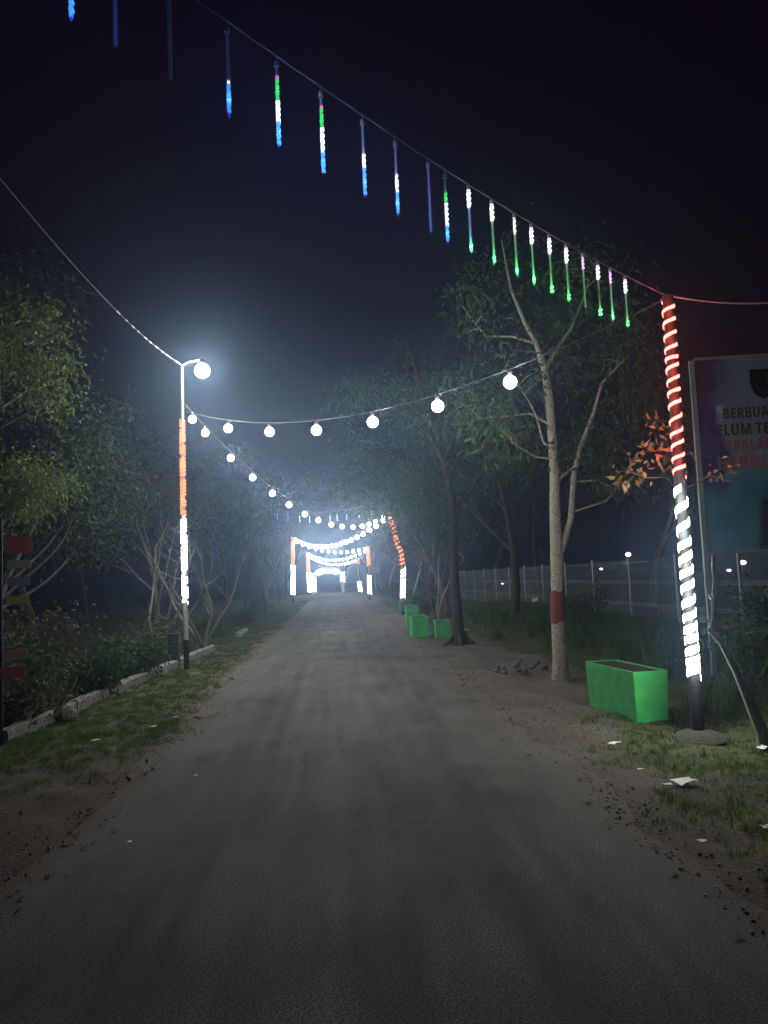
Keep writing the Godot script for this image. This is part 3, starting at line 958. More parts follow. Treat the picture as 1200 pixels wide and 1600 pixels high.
func build_poles() -> void:
	light_pole(R1, ax([Vector3(0, -0.2, 0), Vector3(0, 0, 0), Vector3(0.0, 2.3, 0), Vector3(0.01, 4.1, 0)]), "nearest right light pole, thin red wraps above white wraps, black foot",
		{"seed": 1, "r": 0.054, "foot": 0.5, "white": [0.52, 2.27], "flat": true, "white_pitch": [0.085, 0.19], "thick": 0.034, "shaft": M.pole_black, "lamps": 6, "off": 0.10, "red": [2.36, 4.06], "red_pitch": [0.122, 0.122], "red_thick": 0.0165, "red_mat": M.red_led, "white_e": 1.7, "red_e": 1.0})
	var c := MB.new()
	c.lathe(Vector3.ZERO, PackedVector2Array([Vector2(0.25, -0.06), Vector2(0.18, 0.0), Vector2(0.10, 0.025), Vector2(0.0, 0.03)]), 18)
	var foot := obj("concrete_footing", c.mesh(), M.mound)
	foot.position = R1 + Vector3(0, 0.03, 0)
	tag(foot, "low round concrete footing under the nearest right light pole", "footing")
	light_pole(L1, ax([Vector3(0, -0.2, 0), Vector3(0, 0, 0), Vector3(0.0, 2.9, 0), Vector3(0.03, 5.8, 0)]), "nearest left light pole, orange rope above dense white rope, lamp on top",
		{"seed": 2, "r": 0.048, "taper": 0.62, "flat": true, "gaps": 0.035, "shaft": M.pole_white, "foot": 0.54, "white": [1.23, 2.85], "white_pitch": [0.056, 0.056], "thick": 0.025, "red": [2.90, 4.75], "red_pitch": [0.064, 0.054], "red_thick": 0.021, "red_mat": M.orange_led, "white_e": 0.9, "red_e": 0.3})
	light_pole(RF, ax([Vector3(0.02, -0.2, 0), Vector3(0.02, 0, 0), Vector3(0.06, 0.66, 0), Vector3(0.14, 1.85, 0), Vector3(0.08, 2.52, 0), Vector3(-0.13, 3.19, 0), Vector3(-0.35, 4.27, 0)]), "second right light pole, crooked, red wraps bending toward the road",
		{"seed": 3, "shaft": M.pole_grey, "r": 0.10, "flat": true, "foot": 0.1, "white": [0.66, 1.95], "white_pitch": [0.12, 0.27], "thick": 0.065, "red": [1.98, 4.2], "red_pitch": [0.16, 0.16], "red_thick": 0.036, "red_mat": M.orange_led, "white_mat": M.warm_led, "white_e": 0.8, "red_e": 0.25})
	light_pole(L2, ax([Vector3(0, -0.2, 0), Vector3(0, 0, 0), Vector3(0.15, 4.8, 0)]), "second left light pole, orange above white, far along the verge",
		{"seed": 4, "shaft": M.pole_grey, "r": 0.085, "foot": 0.4, "white": [0.62, 2.7], "white_pitch": [0.075, 0.075], "thick": 0.035, "red": [2.75, 4.7], "red_pitch": [0.07, 0.07], "red_thick": 0.03, "red_mat": M.orange_led, "white_e": 0.6, "red_e": 0.2, "lamps": 1})
	light_pole(R2, ax([Vector3(0, -0.2, 0), Vector3(0, 0, 0), Vector3(0.0, 4.0, 0)]), "third right light pole, orange above a dark gap and white",
		{"seed": 5, "shaft": M.pole_grey, "r": 0.085, "foot": 0.3, "white": [0.4, 1.75], "white_pitch": [0.08, 0.08], "thick": 0.035, "red": [2.5, 3.95], "red_pitch": [0.07, 0.07], "red_thick": 0.03, "red_mat": M.orange_led, "white_e": 0.5, "red_e": 0.2, "lamps": 1})
	light_pole(R3, ax([Vector3(0.1, -0.2, 0), Vector3(0.1, 0, 0), Vector3(-0.1, 3.6, 0)]), "fourth right light pole, smallest, short white wraps only low down",
		{"seed": 6, "shaft": M.pole_grey, "r": 0.11, "foot": 0.25, "white": [0.3, 1.25], "white_pitch": [0.12, 0.12], "thick": 0.045, "red": [3.0, 3.55], "red_pitch": [0.16, 0.16], "red_thick": 0.04, "red_mat": M.orange_led, "white_e": 0.4, "red_e": 0.1, "lamps": 1})
	light_pole(L3, ax([Vector3(0, -0.2, 0), Vector3(0, 0, 0), Vector3(-0.05, 4.8, 0)]), "third left light pole, red above white, next to the lit gate",
		{"seed": 7, "shaft": M.pole_grey, "r": 0.12, "foot": 0.2, "white": [0.3, 2.5], "white_pitch": [0.12, 0.12], "thick": 0.045, "red": [2.55, 4.7], "red_pitch": [0.16, 0.16], "red_thick": 0.06, "red_mat": M.orange_led, "white_e": 0.5, "red_e": 0.2, "lamps": 1})
	# the lamp on the bracket of the nearest left pole
	var t := thing("bracket_lamp", L1 + Vector3(0.03, 5.80, 0), "big white bracket lamp at the top of the nearest left pole", "lamp")
	var b := MB.new()
	b.tube(PackedVector3Array([Vector3(0, 0.0, 0), Vector3(0.14, 0.07, 0.02), Vector3(0.28, 0.09, 0.04), Vector3(0.40, 0.07, 0.05)]), PackedFloat32Array([0.016, 0.015, 0.014, 0.014]), 8)
	obj("bracket", b.mesh(), M.pole_white, t)
	var s := MB.new()
	s.lathe(Vector3(0.40, 0.02, 0.05), PackedVector2Array([Vector2(0.0, 0.10), Vector2(0.05, 0.09), Vector2(0.06, 0.0), Vector2(0.055, -0.02)]), 14)
	obj("lamp_socket", s.mesh(), M.socket, t)
	obj("bulb", globe(0.150, 20), M.white_bulb, t).position = Vector3(0.40, -0.12, 0.05)
	omni(Vector3(0.40, -0.12, 0.05), Color(0.985, 0.99, 0.965), 11.0, 0.1, t)
	# the plain pole beside the camera that carries the other ends of the cords
	var q := thing("bare_pole", Vector3(-2.62, 0, -1.5), "unlit pale pole on the left verge beside the viewer", "pole")
	var pb := MB.new()
	pb.tube(PackedVector3Array([Vector3(0, -0.2, 0), Vector3(0, 2.5, 0), Vector3(0.02, 5.3, 0)]), PackedFloat32Array([0.055, 0.05, 0.04]), 12)
	obj("shaft", pb.mesh(), M.pole_white, q)

func globe(r: float, n := 14) -> ArrayMesh:
	var b := MB.new()
	var prof := PackedVector2Array()
	for k in n / 2 + 1:
		var a := PI * k / (n / 2) - PI / 2
		prof.append(Vector2(cos(a) * r, sin(a) * r))
	b.lathe(Vector3.ZERO, prof, n)
	return b.mesh()

# ---------------------------------------------------------------- cords and bulbs
func sag_point(a: Vector3, b: Vector3, sag: float, s: float) -> Vector3:
	return a.lerp(b, s) + Vector3.DOWN * 4.0 * sag * s * (1.0 - s)

func cord(called: String, a: Vector3, b: Vector3, sag: float, r: float, m: Material, label: String, category := "cord", twist := true) -> Node3D:
	var t := thing(called, a, label, category)
	for w in (2 if twist else 1):
		var path := PackedVector3Array()
		var rad := PackedFloat32Array()
		var n := 90 if twist else 30
		for k in n + 1:
			var s := float(k) / n
			var ph := s * a.distance_to(b) * 12.0 + w * PI
			path.append(sag_point(a, b, sag, s) - a + (Vector3(0, cos(ph), sin(ph)) * r * 0.9 if twist else Vector3.ZERO))
			rad.append(r)
		var mb := MB.new()
		mb.tube(path, rad, 5)
		obj("strand", mb.mesh(), m, t)
	return t

var bulb_mesh: ArrayMesh
var bulb_big: ArrayMesh
var socket_mesh: ArrayMesh

func bulbs(a: Vector3, b: Vector3, sag: float, at: Array, place: String, group: String, e: float, big := false, every := 1) -> void:
	for k in at.size():
		var s: float = at[k]
		var p := sag_point(a, b, sag, s)
		var t := thing("string_bulb", p, "%s white globe bulb %s" % [ORD[k], place], "bulb", group)
		obj("socket", socket_mesh, M.socket, t)
		var r := 0.115 if big else 0.078
		obj("bulb", bulb_big if big else bulb_mesh, M.white_bulb, t).position = Vector3(0, -0.07 - r, 0)
		if k % every == 0:
			omni(Vector3(0, -0.07 - r, 0), Color(0.985, 0.99, 0.965), e * every, 0.07, t)

func even(n: int, lo := 0.04, hi := 0.96) -> Array:
	var r := []
	for k in n:
		r.append(lerpf(lo, hi, float(k) / (n - 1)))
	return r

func build_strings() -> void:
	bulb_mesh = globe(0.078, 16)
	bulb_big = globe(0.115, 12)
	var sb := MB.new()
	sb.lathe(Vector3.ZERO, PackedVector2Array([Vector2(0.0, 0.01), Vector2(0.018, 0.005), Vector2(0.024, -0.03), Vector2(0.026, -0.075), Vector2(0.0, -0.08)]), 10)
	socket_mesh = sb.mesh()
	var up := Vector3.UP
	# nearest left pole to nearest right pole
	var a := L1 + up * 4.93
	var b := R1 + up * 4.06 + Vector3(-0.03, 0, 0)
	a = L1 + Vector3(0.03, 4.93, 0)
	cord("festoon_cord", a, b, 0.63, 0.0042, M.cord_dark, "twisted cord crossing from the nearest left pole to the nearest right pole")
	bulbs(a, b, 0.63, [0.173, 0.306, 0.435, 0.566, 0.692, 0.809], "from the left on the near cord crossing the road", "bulbs on the near cord", 1.5)
	# nearest left pole to second right pole
	a = L1 + Vector3(0.03, 5.10, 0)
	b = RF + Vector3(-0.35, 4.40, 0)
	cord("festoon_cord", a, b, 1.32, 0.0045, M.cord_dark, "sagging cord from the nearest left pole to the crooked second right pole")
	bulbs(a, b, 1.32, [0.022, 0.053, 0.121, 0.188, 0.257, 0.323, 0.394, 0.461, 0.533, 0.60, 0.675, 0.745, 0.803, 0.858, 0.935], "from the left on the sagging cord to the crooked pole", "bulbs on the sagging cord", 1.7)
	# the next ones zigzag into the distance
	a = L2 + Vector3(0.15, 4.85, 0)
	b = RF + Vector3(-0.33, 4.30, -0.05)
	cord("festoon_cord", a, b, 0.95, 0.010, M.cord, "far cord from the second left pole to the crooked right pole")
	bulbs(a, b, 0.95, even(20), "from the left on the far cord to the crooked pole", "bulbs on the far cord", 1.3, true, 2)
	a = L2 + Vector3(0.15, 4.65, 0)
	b = R2 + Vector3(0, 3.98, 0)
	cord("festoon_cord", a, b, 0.55, 0.010, M.cord, "far cord straight across from the second left pole to the third right pole")
	bulbs(a, b, 0.55, even(12), "from the left on the straight far cord", "bulbs on the straight far cord", 1.3, true, 3)
	a = L3 + Vector3(-0.05, 4.82, 0)
	b = R2 + Vector3(0, 3.85, 0)
	cord("festoon_cord", a, b, 0.8, 0.010, M.cord, "distant cord from the third left pole to the third right pole")
	bulbs(a, b, 0.8, even(17), "from the left on the distant cord to the third right pole", "bulbs on the distant cord", 1.2, true, 3)
	a = L3 + Vector3(-0.05, 4.5, 0)
	b = R3 + Vector3(-0.1, 3.55, 0)
	cord("festoon_cord", a, b, 0.7, 0.010, M.cord, "farthest cord from the third left pole to the fourth right pole")
	bulbs(a, b, 0.7, even(16), "from the left on the farthest cord before the gate", "bulbs on the farthest cord", 1.2, true, 3)
	# the dark taped cord from the nearest left pole back past the viewer
	a = L1 + Vector3(0.03, 5.82, 0)
	b = Vector3(-2.62, 5.25, -1.5)
	var t := cord("power_lead_cord", a, b, 0.45, 0.005, M.cord_dark, "dark sagging power cord with pale tape, left of the nearest left pole", "cord", false)
	var rng := RandomNumberGenerator.new()
	rng.seed = 12
	for k in 12:
		var s := 0.015 + 0.030 * k + rng.randf_range(-0.006, 0.006)
		var l := rng.randf_range(0.004, 0.012) * (1.0 if k > 5 else 1.6)
		var tp := MB.new()
		tp.rod(sag_point(a, b, 0.45, s) - a, sag_point(a, b, 0.45, s + l) - a, 0.013 if k < 6 else 0.010, 6)
		obj("tape", tp.mesh(), M.tape, t)
	cord("power_lead_cord", R1 + Vector3(0.02, 4.1, 0), Vector3(5.6, 4.25, -6.9), 0.20, 0.009, M.cord, "loose cord running right from the top of the nearest right pole", "cord", false)

# ---------------------------------------------------------------- hanging light tubes
func tube_light(p: Vector3, segs: Array, label: String, hang := 0.0, len := 0.44, bulky := 1.0) -> void:
	var t := thing("tube_light", p, label, "tube light", "drop tube lights hanging from the cord over the road")
	var w := MB.new()
	w.rod(Vector3(0, 0.005, 0), Vector3(0, -0.06 - hang, 0), 0.0035, 5)
	obj("lead", w.mesh(), M.cord, t)
	var c := MB.new()
	var y0 := -0.05 - hang
	c.lathe(Vector3(0, y0, 0), PackedVector2Array([Vector2(0.0, 0.022), Vector2(0.010, 0.018), Vector2(0.0125, 0.0), Vector2(0.0125, -0.012)]), 10)
	obj("cap", c.mesh(), M.tape, t)
	var g := MB.new()
	g.lathe(Vector3(0, y0, 0), PackedVector2Array([Vector2(0.0105, -0.012), Vector2(0.0105, -len + 0.03), Vector2(0.007, -len + 0.01), Vector2(0.0, -len)]), 10)
	obj("glass_tube", g.mesh(), M.tube_clear, t)
	var bd := MB.new()
	bd.box(Vector3(0, y0 - len * 0.5, 0), Vector3(0.012, len - 0.04, 0.002))
	obj("led_strip", bd.mesh(), M.paper, t)
	# segs: [from, to, material, light colour, energy, led width] measured down the tube
	for s in segs:
		var lb := MB.new()
		var f: float = float(s[0]) * len / 0.45
		var e: float = float(s[1]) * len / 0.45
		var n := maxi(1, int(round((e - f) / 0.0165)))
		for k in n:
			var y := y0 - lerpf(f, e, (k + 0.5) / n)
			var wd: float = float(s[5]) * (1.0 if k % 2 == 0 else 0.72)
			lb.box(Vector3(0.0015 if k % 2 == 0 else -0.001, y, 0), Vector3(wd * 0.78, 0.0115, wd * 0.78))
		obj("lit_leds", lb.mesh(), s[2], t)
		if float(s[4]) > 0.0:
			omni(Vector3(0, y0 - (f + e) * 0.5 - 0.002, 0.0), s[3], s[4], 0.012, t)

func build_tubes() -> void:
	var a := R1 + Vector3(0.0, 4.10, 0)
	var b := Vector3(-2.60, 4.68, -1.55)
	# the cord droops in the middle: heights follow a slack curve
	var sag := 0.24
	cord("drop_festoon_cord", a, b, sag, 0.0038, M.cord_dark, "twisted cord of drop tube lights over the road, top of view")
	# x of each tube along the cord
	var xs := [-0.96, -0.82, -0.63, -0.40, -0.18, 0.04, 0.27, 0.47, 0.69, 0.81, 0.99, 1.18, 1.38, 1.54, 1.72, 1.90, 2.09, 2.27, 2.43, 2.63]
	var bl := lin(0.02, 0.10, 1.0)
	var wh := lin(0.85, 0.9, 1.0)
	var gr := lin(0.05, 1.0, 0.16)
	var pk := lin(1.0, 0.6, 0.95)
	var kinds := []
	for k in 10:
		kinds.append([])
	kinds[0] = [[0.36, 0.43, M.led_blue, bl, 0.03, 0.022]]
	kinds[3] = [[0.26, 0.275, M.led_white, wh, 0.0, 0.014], [0.275, 0.42, M.led_blue, bl, 0.14, 0.017]]
	kinds[4] = [[0.06, 0.08, M.led_magenta, pk, 0.0, 0.02], [0.08, 0.20, M.led_green, gr, 0.012, 0.021], [0.20, 0.31, M.led_white, wh, 0.03, 0.026], [0.31, 0.43, M.led_cyan, bl, 0.14, 0.024]]
	kinds[5] = [[0.06, 0.08, M.led_magenta, pk, 0.0, 0.02], [0.08, 0.19, M.led_green, gr, 0.012, 0.021], [0.19, 0.33, M.led_white, wh, 0.03, 0.026], [0.33, 0.44, M.led_cyan, bl, 0.14, 0.024]]
	kinds[6] = [[0.19, 0.27, M.led_white, wh, 0.02, 0.022], [0.27, 0.43, M.led_cyan, bl, 0.14, 0.022]]
	kinds[7] = [[0.19, 0.30, M.led_white, wh, 0.02, 0.019], [0.30, 0.43, M.led_cyan, bl, 0.14, 0.019]]
	kinds[9] = [[0.11, 0.18, M.led_green, gr, 0.01, 0.021], [0.18, 0.33, M.led_white, wh, 0.02, 0.024], [0.33, 0.43, M.led_cyan, bl, 0.14, 0.022]]
	var names := ["blue-tipped tube cut by the top of the view", "unlit tube nearest the top edge of the view", "unlit tube next to the short blue one", "tube lit only short and blue near its end", "green, white and blue tube, left one of two alike", "green, white and blue tube, right one of two alike", "white over blue tube, right of the two long bright tubes", "thinner white and blue tube before the unlit one", "unlit tube among the blue ones at mid cord", "last of the blue tubes, green at its top"]
	for k in 20:
		var x: float = xs[k]
		var s := (a.x - x) / (a.x - b.x)
		var p := sag_point(a, b, sag, s)
		if k < 10:
			tube_light(p, kinds[k], names[k], 0.0)
		else:
			var j := k - 10
			var dim: bool = j == 6 or j == 8
			var big := 0.020 if j in [2, 6, 8] else 0.031
			var segs := [[0.005, 0.03, M.led_pink, pk, 0.0, big * 0.85], [0.03, 0.135 if not dim else 0.11, M.led_pink if dim else M.led_white, pk, 0.02 if not dim else 0.008, big]]
			if j != 6:
				var tip: float = [0.024, 0.018, 0.013, 0.020, 0.030, 0.026, 0.0, 0.032, 0.008, 0.026][j]
				segs.append([0.385, 0.385 + tip * 1.7, M.led_mint, gr, 0.10, tip])
			tube_light(p, segs, "%s of the pink-white tubes with green tips, counted from the left" % ORD[j], -0.02)
	# a second, far set of small tubes
	var fa := Vector3(-2.9, 5.25, -41.0)
	var fb := Vector3(2.6, 5.0, -35.5)
	cord("drop_festoon_cord", fa, fb, 0.35, 0.008, M.cord, "thin far cord of small tube lights behind the sagging bulbs")
	var far_x := [0.06, 0.16, 0.27, 0.36, 0.45, 0.54, 0.60, 0.68, 0.78, 0.88]
	for k in far_x.size():
		var p := sag_point(fa, fb, 0.35, far_x[k])
		tube_light(p, [[0.10, 0.42, M.led_cyan if k < 2 else M.led_white, wh, 0.0, 0.045 if k % 3 != 1 else 0.03]], "%s far small white tube light from the left, above the second poles" % ORD[k], 0.02)

# ---------------------------------------------------------------- kerb, planters, fence, signs
func build_kerb() -> void:
	var rng := RandomNumberGenerator.new()
	rng.seed = 31
	var runs := [[Vector3(-3.52, 0, -8.9), Vector3(-2.88, 0, -19.6), 11, "long low concrete kerb along the left verge, stained and uneven"], [Vector3(-2.80, 0, -24.0), Vector3(-2.78, 0, -26.4), 3, "short far piece of low concrete kerb on the left verge"]]
	for r in runs:
		var t := thing("concrete_kerb", r[0], r[3], "kerb")
		var n: int = r[2]
		for k in n:
			var p: Vector3 = (r[0] as Vector3).lerp(r[1], float(k) / n) - r[0]
			var q: Vector3 = (r[0] as Vector3).lerp(r[1], (k + 1.0) / n) - r[0]
			var d := (q - p).normalized()
			q -= d * rng.randf_range(0.001, 0.006)
			var side := d.cross(Vector3.UP).normalized()
			var b := MB.new()
			var h := 0.125 + rng.randf_range(-0.008, 0.008)
			if k == 0 and n > 5:
				h = 0.12
			var prev := PackedVector3Array()
			for s in 6:
				var c := p.lerp(q, s / 5.0) + side * rng.randf_range(-0.008, 0.008)
				var hh := h + rng.randf_range(-0.014, 0.012)
				var wd := 0.065 + rng.randf_range(-0.012, 0.012)
				var cur := PackedVector3Array([c + side * wd + Vector3(0, -0.35, 0), c + side * wd + Vector3(0, hh - 0.02, 0), c + side * (wd - 0.02) + Vector3(0, hh, 0), c - side * (wd - 0.02) + Vector3(0, hh, 0), c - side * wd + Vector3(0, hh - 0.02, 0), c - side * wd + Vector3(0, -0.35, 0)])
				if s > 0:
					for j in 5:
						b.quad(prev[j], cur[j], cur[j + 1], prev[j + 1], Color.WHITE)
				if s == 0 or s == 5:
					for j in range(1, 5):
						var i0 := b.vert(cur[0], d * (1.0 if s else -1.0), Color.WHITE)
						b.vert(cur[j], d, Color.WHITE); b.vert(cur[j + 1], d, Color.WHITE)
						b.tri(i0, i0 + 1, i0 + 2)
				prev = cur
			obj("kerb_block", b.mesh(), M.concrete, t)
	var lump := obj("broken_concrete", rock(0.16, 3), M.concrete)
	lump.position = Vector3(-3.28, 0.06, -10.2)
	tag(lump, "pale broken lump of concrete at the near end of the kerb", "rubble")
	var st := MB.new()
	st.tube(PackedVector3Array([Vector3(0, 0, 0), Vector3(0.10, 0.16, -0.03), Vector3(0.17, 0.26, -0.05), Vector3(0.24, 0.42, -0.06)]), PackedFloat32Array([0.022, 0.018, 0.014, 0.008]), 7)
	var stick := obj("dry_stick", st.mesh(), M.twig)
	stick.position = Vector3(-3.36, 0.07, -10.05)
	tag(stick, "short pale stick poking up beside the broken concrete lump", "stick")
	var pb := MB.new()
	pb.box(Vector3(0, 0.3, 0), Vector3(0.20, 0.66, 0.18))
	var stump := obj("dark_post", pb.mesh(), M.pole_black)
	stump.position = Vector3(-3.12, 0.0, -16.2)
	tag(stump, "squat dark post just left of the nearest left light pole", "post")

func rock(r: float, seed_: int) -> ArrayMesh:
	var rng := RandomNumberGenerator.new()
	rng.seed = seed_
	var b := MB.new()
	var rings := 5
	var sides := 8
	var sq := Vector3(rng.randf_range(0.8, 1.3), rng.randf_range(0.5, 0.8), rng.randf_range(0.8, 1.2))
	var grid := []
	for k in rings + 1:
		var row := []
		for j in sides:
			var th := PI * k / rings
			var a := TAU * j / sides
			var d := Vector3(sin(th) * cos(a), cos(th), sin(th) * sin(a))
			var rr := r * (1.0 if k == 0 or k == rings else rng.randf_range(0.78, 1.15))
			row.append(d * rr * sq)
		grid.append(row)
	for k in rings:
		for j in sides:
			var jn := (j + 1) % sides
			if k > 0:
				var nn: Vector3 = ((grid[k][j] as Vector3) + grid[k][jn] + grid[k + 1][j]).normalized()
				var i0 := b.vert(grid[k][j], nn, Color.WHITE)
				b.vert(grid[k][jn], nn, Color.WHITE); b.vert(grid[k + 1][j], nn, Color.WHITE)
				b.tri(i0, i0 + 2, i0 + 1)
			if k < rings - 1:
				var n2: Vector3 = ((grid[k][jn] as Vector3) + grid[k + 1][jn] + grid[k + 1][j]).normalized()
				var i1 := b.vert(grid[k][jn], n2, Color.WHITE)
				b.vert(grid[k + 1][jn], n2, Color.WHITE); b.vert(grid[k + 1][j], n2, Color.WHITE)
				b.tri(i1, i1 + 2, i1 + 1)
	return b.mesh()

func planter(at: Vector3, turn: float, w: float, l: float, h: float, flare: float, label: String, edge: bool) -> void:
	# an open concrete trough: local z runs along its length, the near end at z = 0
	var t := thing("planter", at, label, "planter", "green concrete planters on the right verge")
	t.rotation.y = turn
	var th := 0.022
	var lo := [Vector3(-w / 2, -0.04, 0), Vector3(w / 2, -0.04, 0), Vector3(w / 2, -0.04, -l), Vector3(-w / 2, -0.04, -l)]
	var hi := [Vector3(-w / 2 - flare, h, flare), Vector3(w / 2 + flare, h, flare), Vector3(w / 2 + flare, h, -l - flare), Vector3(-w / 2 - flare, h, -l - flare)]
	var ce := Vector3(0, 0, -l / 2)
	var names := ["end_wall", "side_wall", "end_wall", "side_wall"]
	for k in 4:
		var n := (k + 1) % 4
		var b := MB.new()
		var ih0: Vector3 = hi[k] + ((ce - (hi[k] as Vector3)) * Vector3(1, 0, 1)).sign() * th
		var ih1: Vector3 = hi[n] + ((ce - (hi[n] as Vector3)) * Vector3(1, 0, 1)).sign() * th
		var il0: Vector3 = lo[k] + ((ce - (lo[k] as Vector3)) * Vector3(1, 0, 1)).sign() * th
		var il1: Vector3 = lo[n] + ((ce - (lo[n] as Vector3)) * Vector3(1, 0, 1)).sign() * th
		# outer face cut into a grid with slightly worn corners
		b.quad(lo[k], lo[n], hi[n], hi[k], Color.WHITE)
		b.quad(hi[k], hi[n], ih1, ih0, Color.WHITE)
		b.quad(ih0, ih1, il1, il0, Color.WHITE)
		obj(names[k], b.mesh(), M.green_paint, t)
		if edge:
			var e := MB.new()
			e.rod(lo[k], (hi[k] as Vector3), 0.014, 6)
			e.rod(hi[k], hi[n], 0.012, 6)
			obj("worn_edge", e.mesh(), M.green_edge, t)
	var s := MB.new()
	var y := h - 0.012
	w += flare * 2.0 - 0.03
	s.quad(Vector3(-w / 2, y, 0), Vector3(w / 2, y, 0), Vector3(w / 2, y, -l), Vector3(-w / 2, y, -l), Color.WHITE)
	obj("soil", s.mesh(), M.soil, t)

func build_planters() -> void:
	planter(Vector3(3.225, 0.0, -8.16), 0.10, 0.34, 1.15, 0.48, 0.02, "largest green concrete planter, beside the nearest right light pole", false)
	planter(Vector3(2.26, 0.0, -20.7), 0.04, 0.40, 0.8, 0.50, 0.0, "small far green planter nearest the road, left of the dark tree", true)
	planter(Vector3(2.78, 0.0, -20.3), 0.02, 0.34, 0.6, 0.40, 0.0, "lower far green planter touching the dark tree trunk", true)
	planter(Vector3(2.55, 0.0, -25.5), 0.02, 0.36, 0.6, 0.62, 0.0, "taller green planter behind the two far ones", true)
	var t := thing("green_posts", Vector3(2.9, 0, -33.1), "pair of short green posts at the foot of the crooked right pole", "post")
	for x: float in [-0.12, 0.32]:
		var b := MB.new()
		b.box(Vector3(x, 0.3, 0), Vector3(0.10, 0.64, 0.10))
		obj("post", b.mesh(), M.green_edge, t)

func build_fence() -> void:
	var z0 := -12.3
	var gap := 2.92
	for k in 13:
		var z := z0 - gap * k
		var x := 7.95 + 0.04 * ns(3.0, z, 0.4)
		var b := MB.new()
		b.box(Vector3(0, 0.86, 0), Vector3(0.055, 1.86, 0.055))
		b.box(Vector3(0, 1.80, 0), Vector3(0.066, 0.02, 0.066))
		var p := obj("fence_post", b.mesh(), M.steel)
		p.position = Vector3(x, 0, z)
		tag(p, "square steel fence post with the small bright lamp on top" if k == 3 else "%s square steel fence post from the billboard end" % ORD[k], "fence post", "posts of the wire fence")
		var t := thing("mesh_fence", Vector3(7.95, 0, z - 0.04), "%s welded wire fence panel counted from the billboard end" % ORD[k], "fence", "panels of the wire fence")
		var w := gap - 0.08
		for y: float in [0.16, 0.55, 0.62, 1.12, 1.19, 1.66]:
			var rb := MB.new()
			rb.rod(Vector3(0.0, y, 0), Vector3(0.0, y, -w), 0.0045, 4)
			obj("rail", rb.mesh(), M.wire, t)
		for y: float in [0.585, 1.155]:
			var fb := MB.new()
			fb.rod(Vector3(0.025, y, 0), Vector3(0.025, y, -w), 0.004, 4)
			obj("rail", fb.mesh(), M.wire, t)
		var vb := MB.new()
		var n := int(w / 0.08)
		for j in n + 1:
			var zz := -w * j / n
			vb.tube(PackedVector3Array([Vector3(0.006, 0.08, zz), Vector3(0.006, 0.55, zz), Vector3(0.028, 0.585, zz), Vector3(0.006, 0.62, zz), Vector3(0.006, 1.12, zz), Vector3(0.028, 1.155, zz), Vector3(0.006, 1.19, zz), Vector3(0.006, 1.74, zz)]), radii(8, 0.0042, 0.0042), 4)
		var wires := obj("wires", vb.mesh(), M.wire, t)
		wires.set_meta("kind", "stuff")
	# the lamp on the fourth post
	var l := thing("post_lamp", Vector3(7.96, 1.81, -21.06), "small bright lamp on top of the fence post behind the pale tree", "lamp")
	var s := MB.new()
	s.rod(Vector3(0, 0, 0), Vector3(0, 0.05, 0), 0.012, 8)
	obj("lamp_base", s.mesh(), M.steel, l)
	var g := obj("bulb", globe(0.055, 12), M.white_bulb, l)
	g.position = Vector3(0, 0.08, 0)
	g.scale = Vector3(1.35, 0.8, 1)
	omni(Vector3(0, 0.08, 0), Color(0.95, 0.97, 1.0), 0.15, 0.04, l)
	# far lamps in the fenced ground
	var far := [[31.6, 1.54, 0.24, "brightest far lamp beyond the fence at the right edge"], [30.5, 0.99, 0.13, "small far lamp below and left of the brightest one"], [31.35, 0.86, 0.12, "small far lamp below the brightest one"], [20.5, 1.51, 0.09, "far lamp speck beyond the fence right of the post lamp's tree"], [15.5, 1.19, 0.09, "far lamp speck just left of the pale tree trunk"], [12.85, 0.72, 0.06, "faintest far lamp speck between the two trunks"]]
	for f in far:
		var h: float = f[1]
		var t := thing("distant_lamp", Vector3(f[0], 0, -60.0), f[3], "lamp", "far lamps beyond the fence")
		var b := MB.new()
		b.rod(Vector3(0, 0, 0), Vector3(0, h, 0), 0.04, 6)
		obj("post", b.mesh(), M.pole_black, t)
		var q := obj("bulb", globe(f[2], 10), M.white_bulb, t)
		q.position = Vector3(0, h, 0)
		q.scale = Vector3(1.3, 0.7, 1)
		omni(Vector3(0, h, 0), Color(0.95, 0.98, 1.0), float(f[2]) * 6.0, 0.05, t)
	var sc := obj("paper_scrap", scrap(0.17, 5), M.paper)
	sc.position = Vector3(6.36, 0.66, -25.0)
	sc.rotation_degrees = Vector3(70, 10, 20)
	tag(sc, "white scrap caught in the weeds left of the pale tree trunk", "litter")

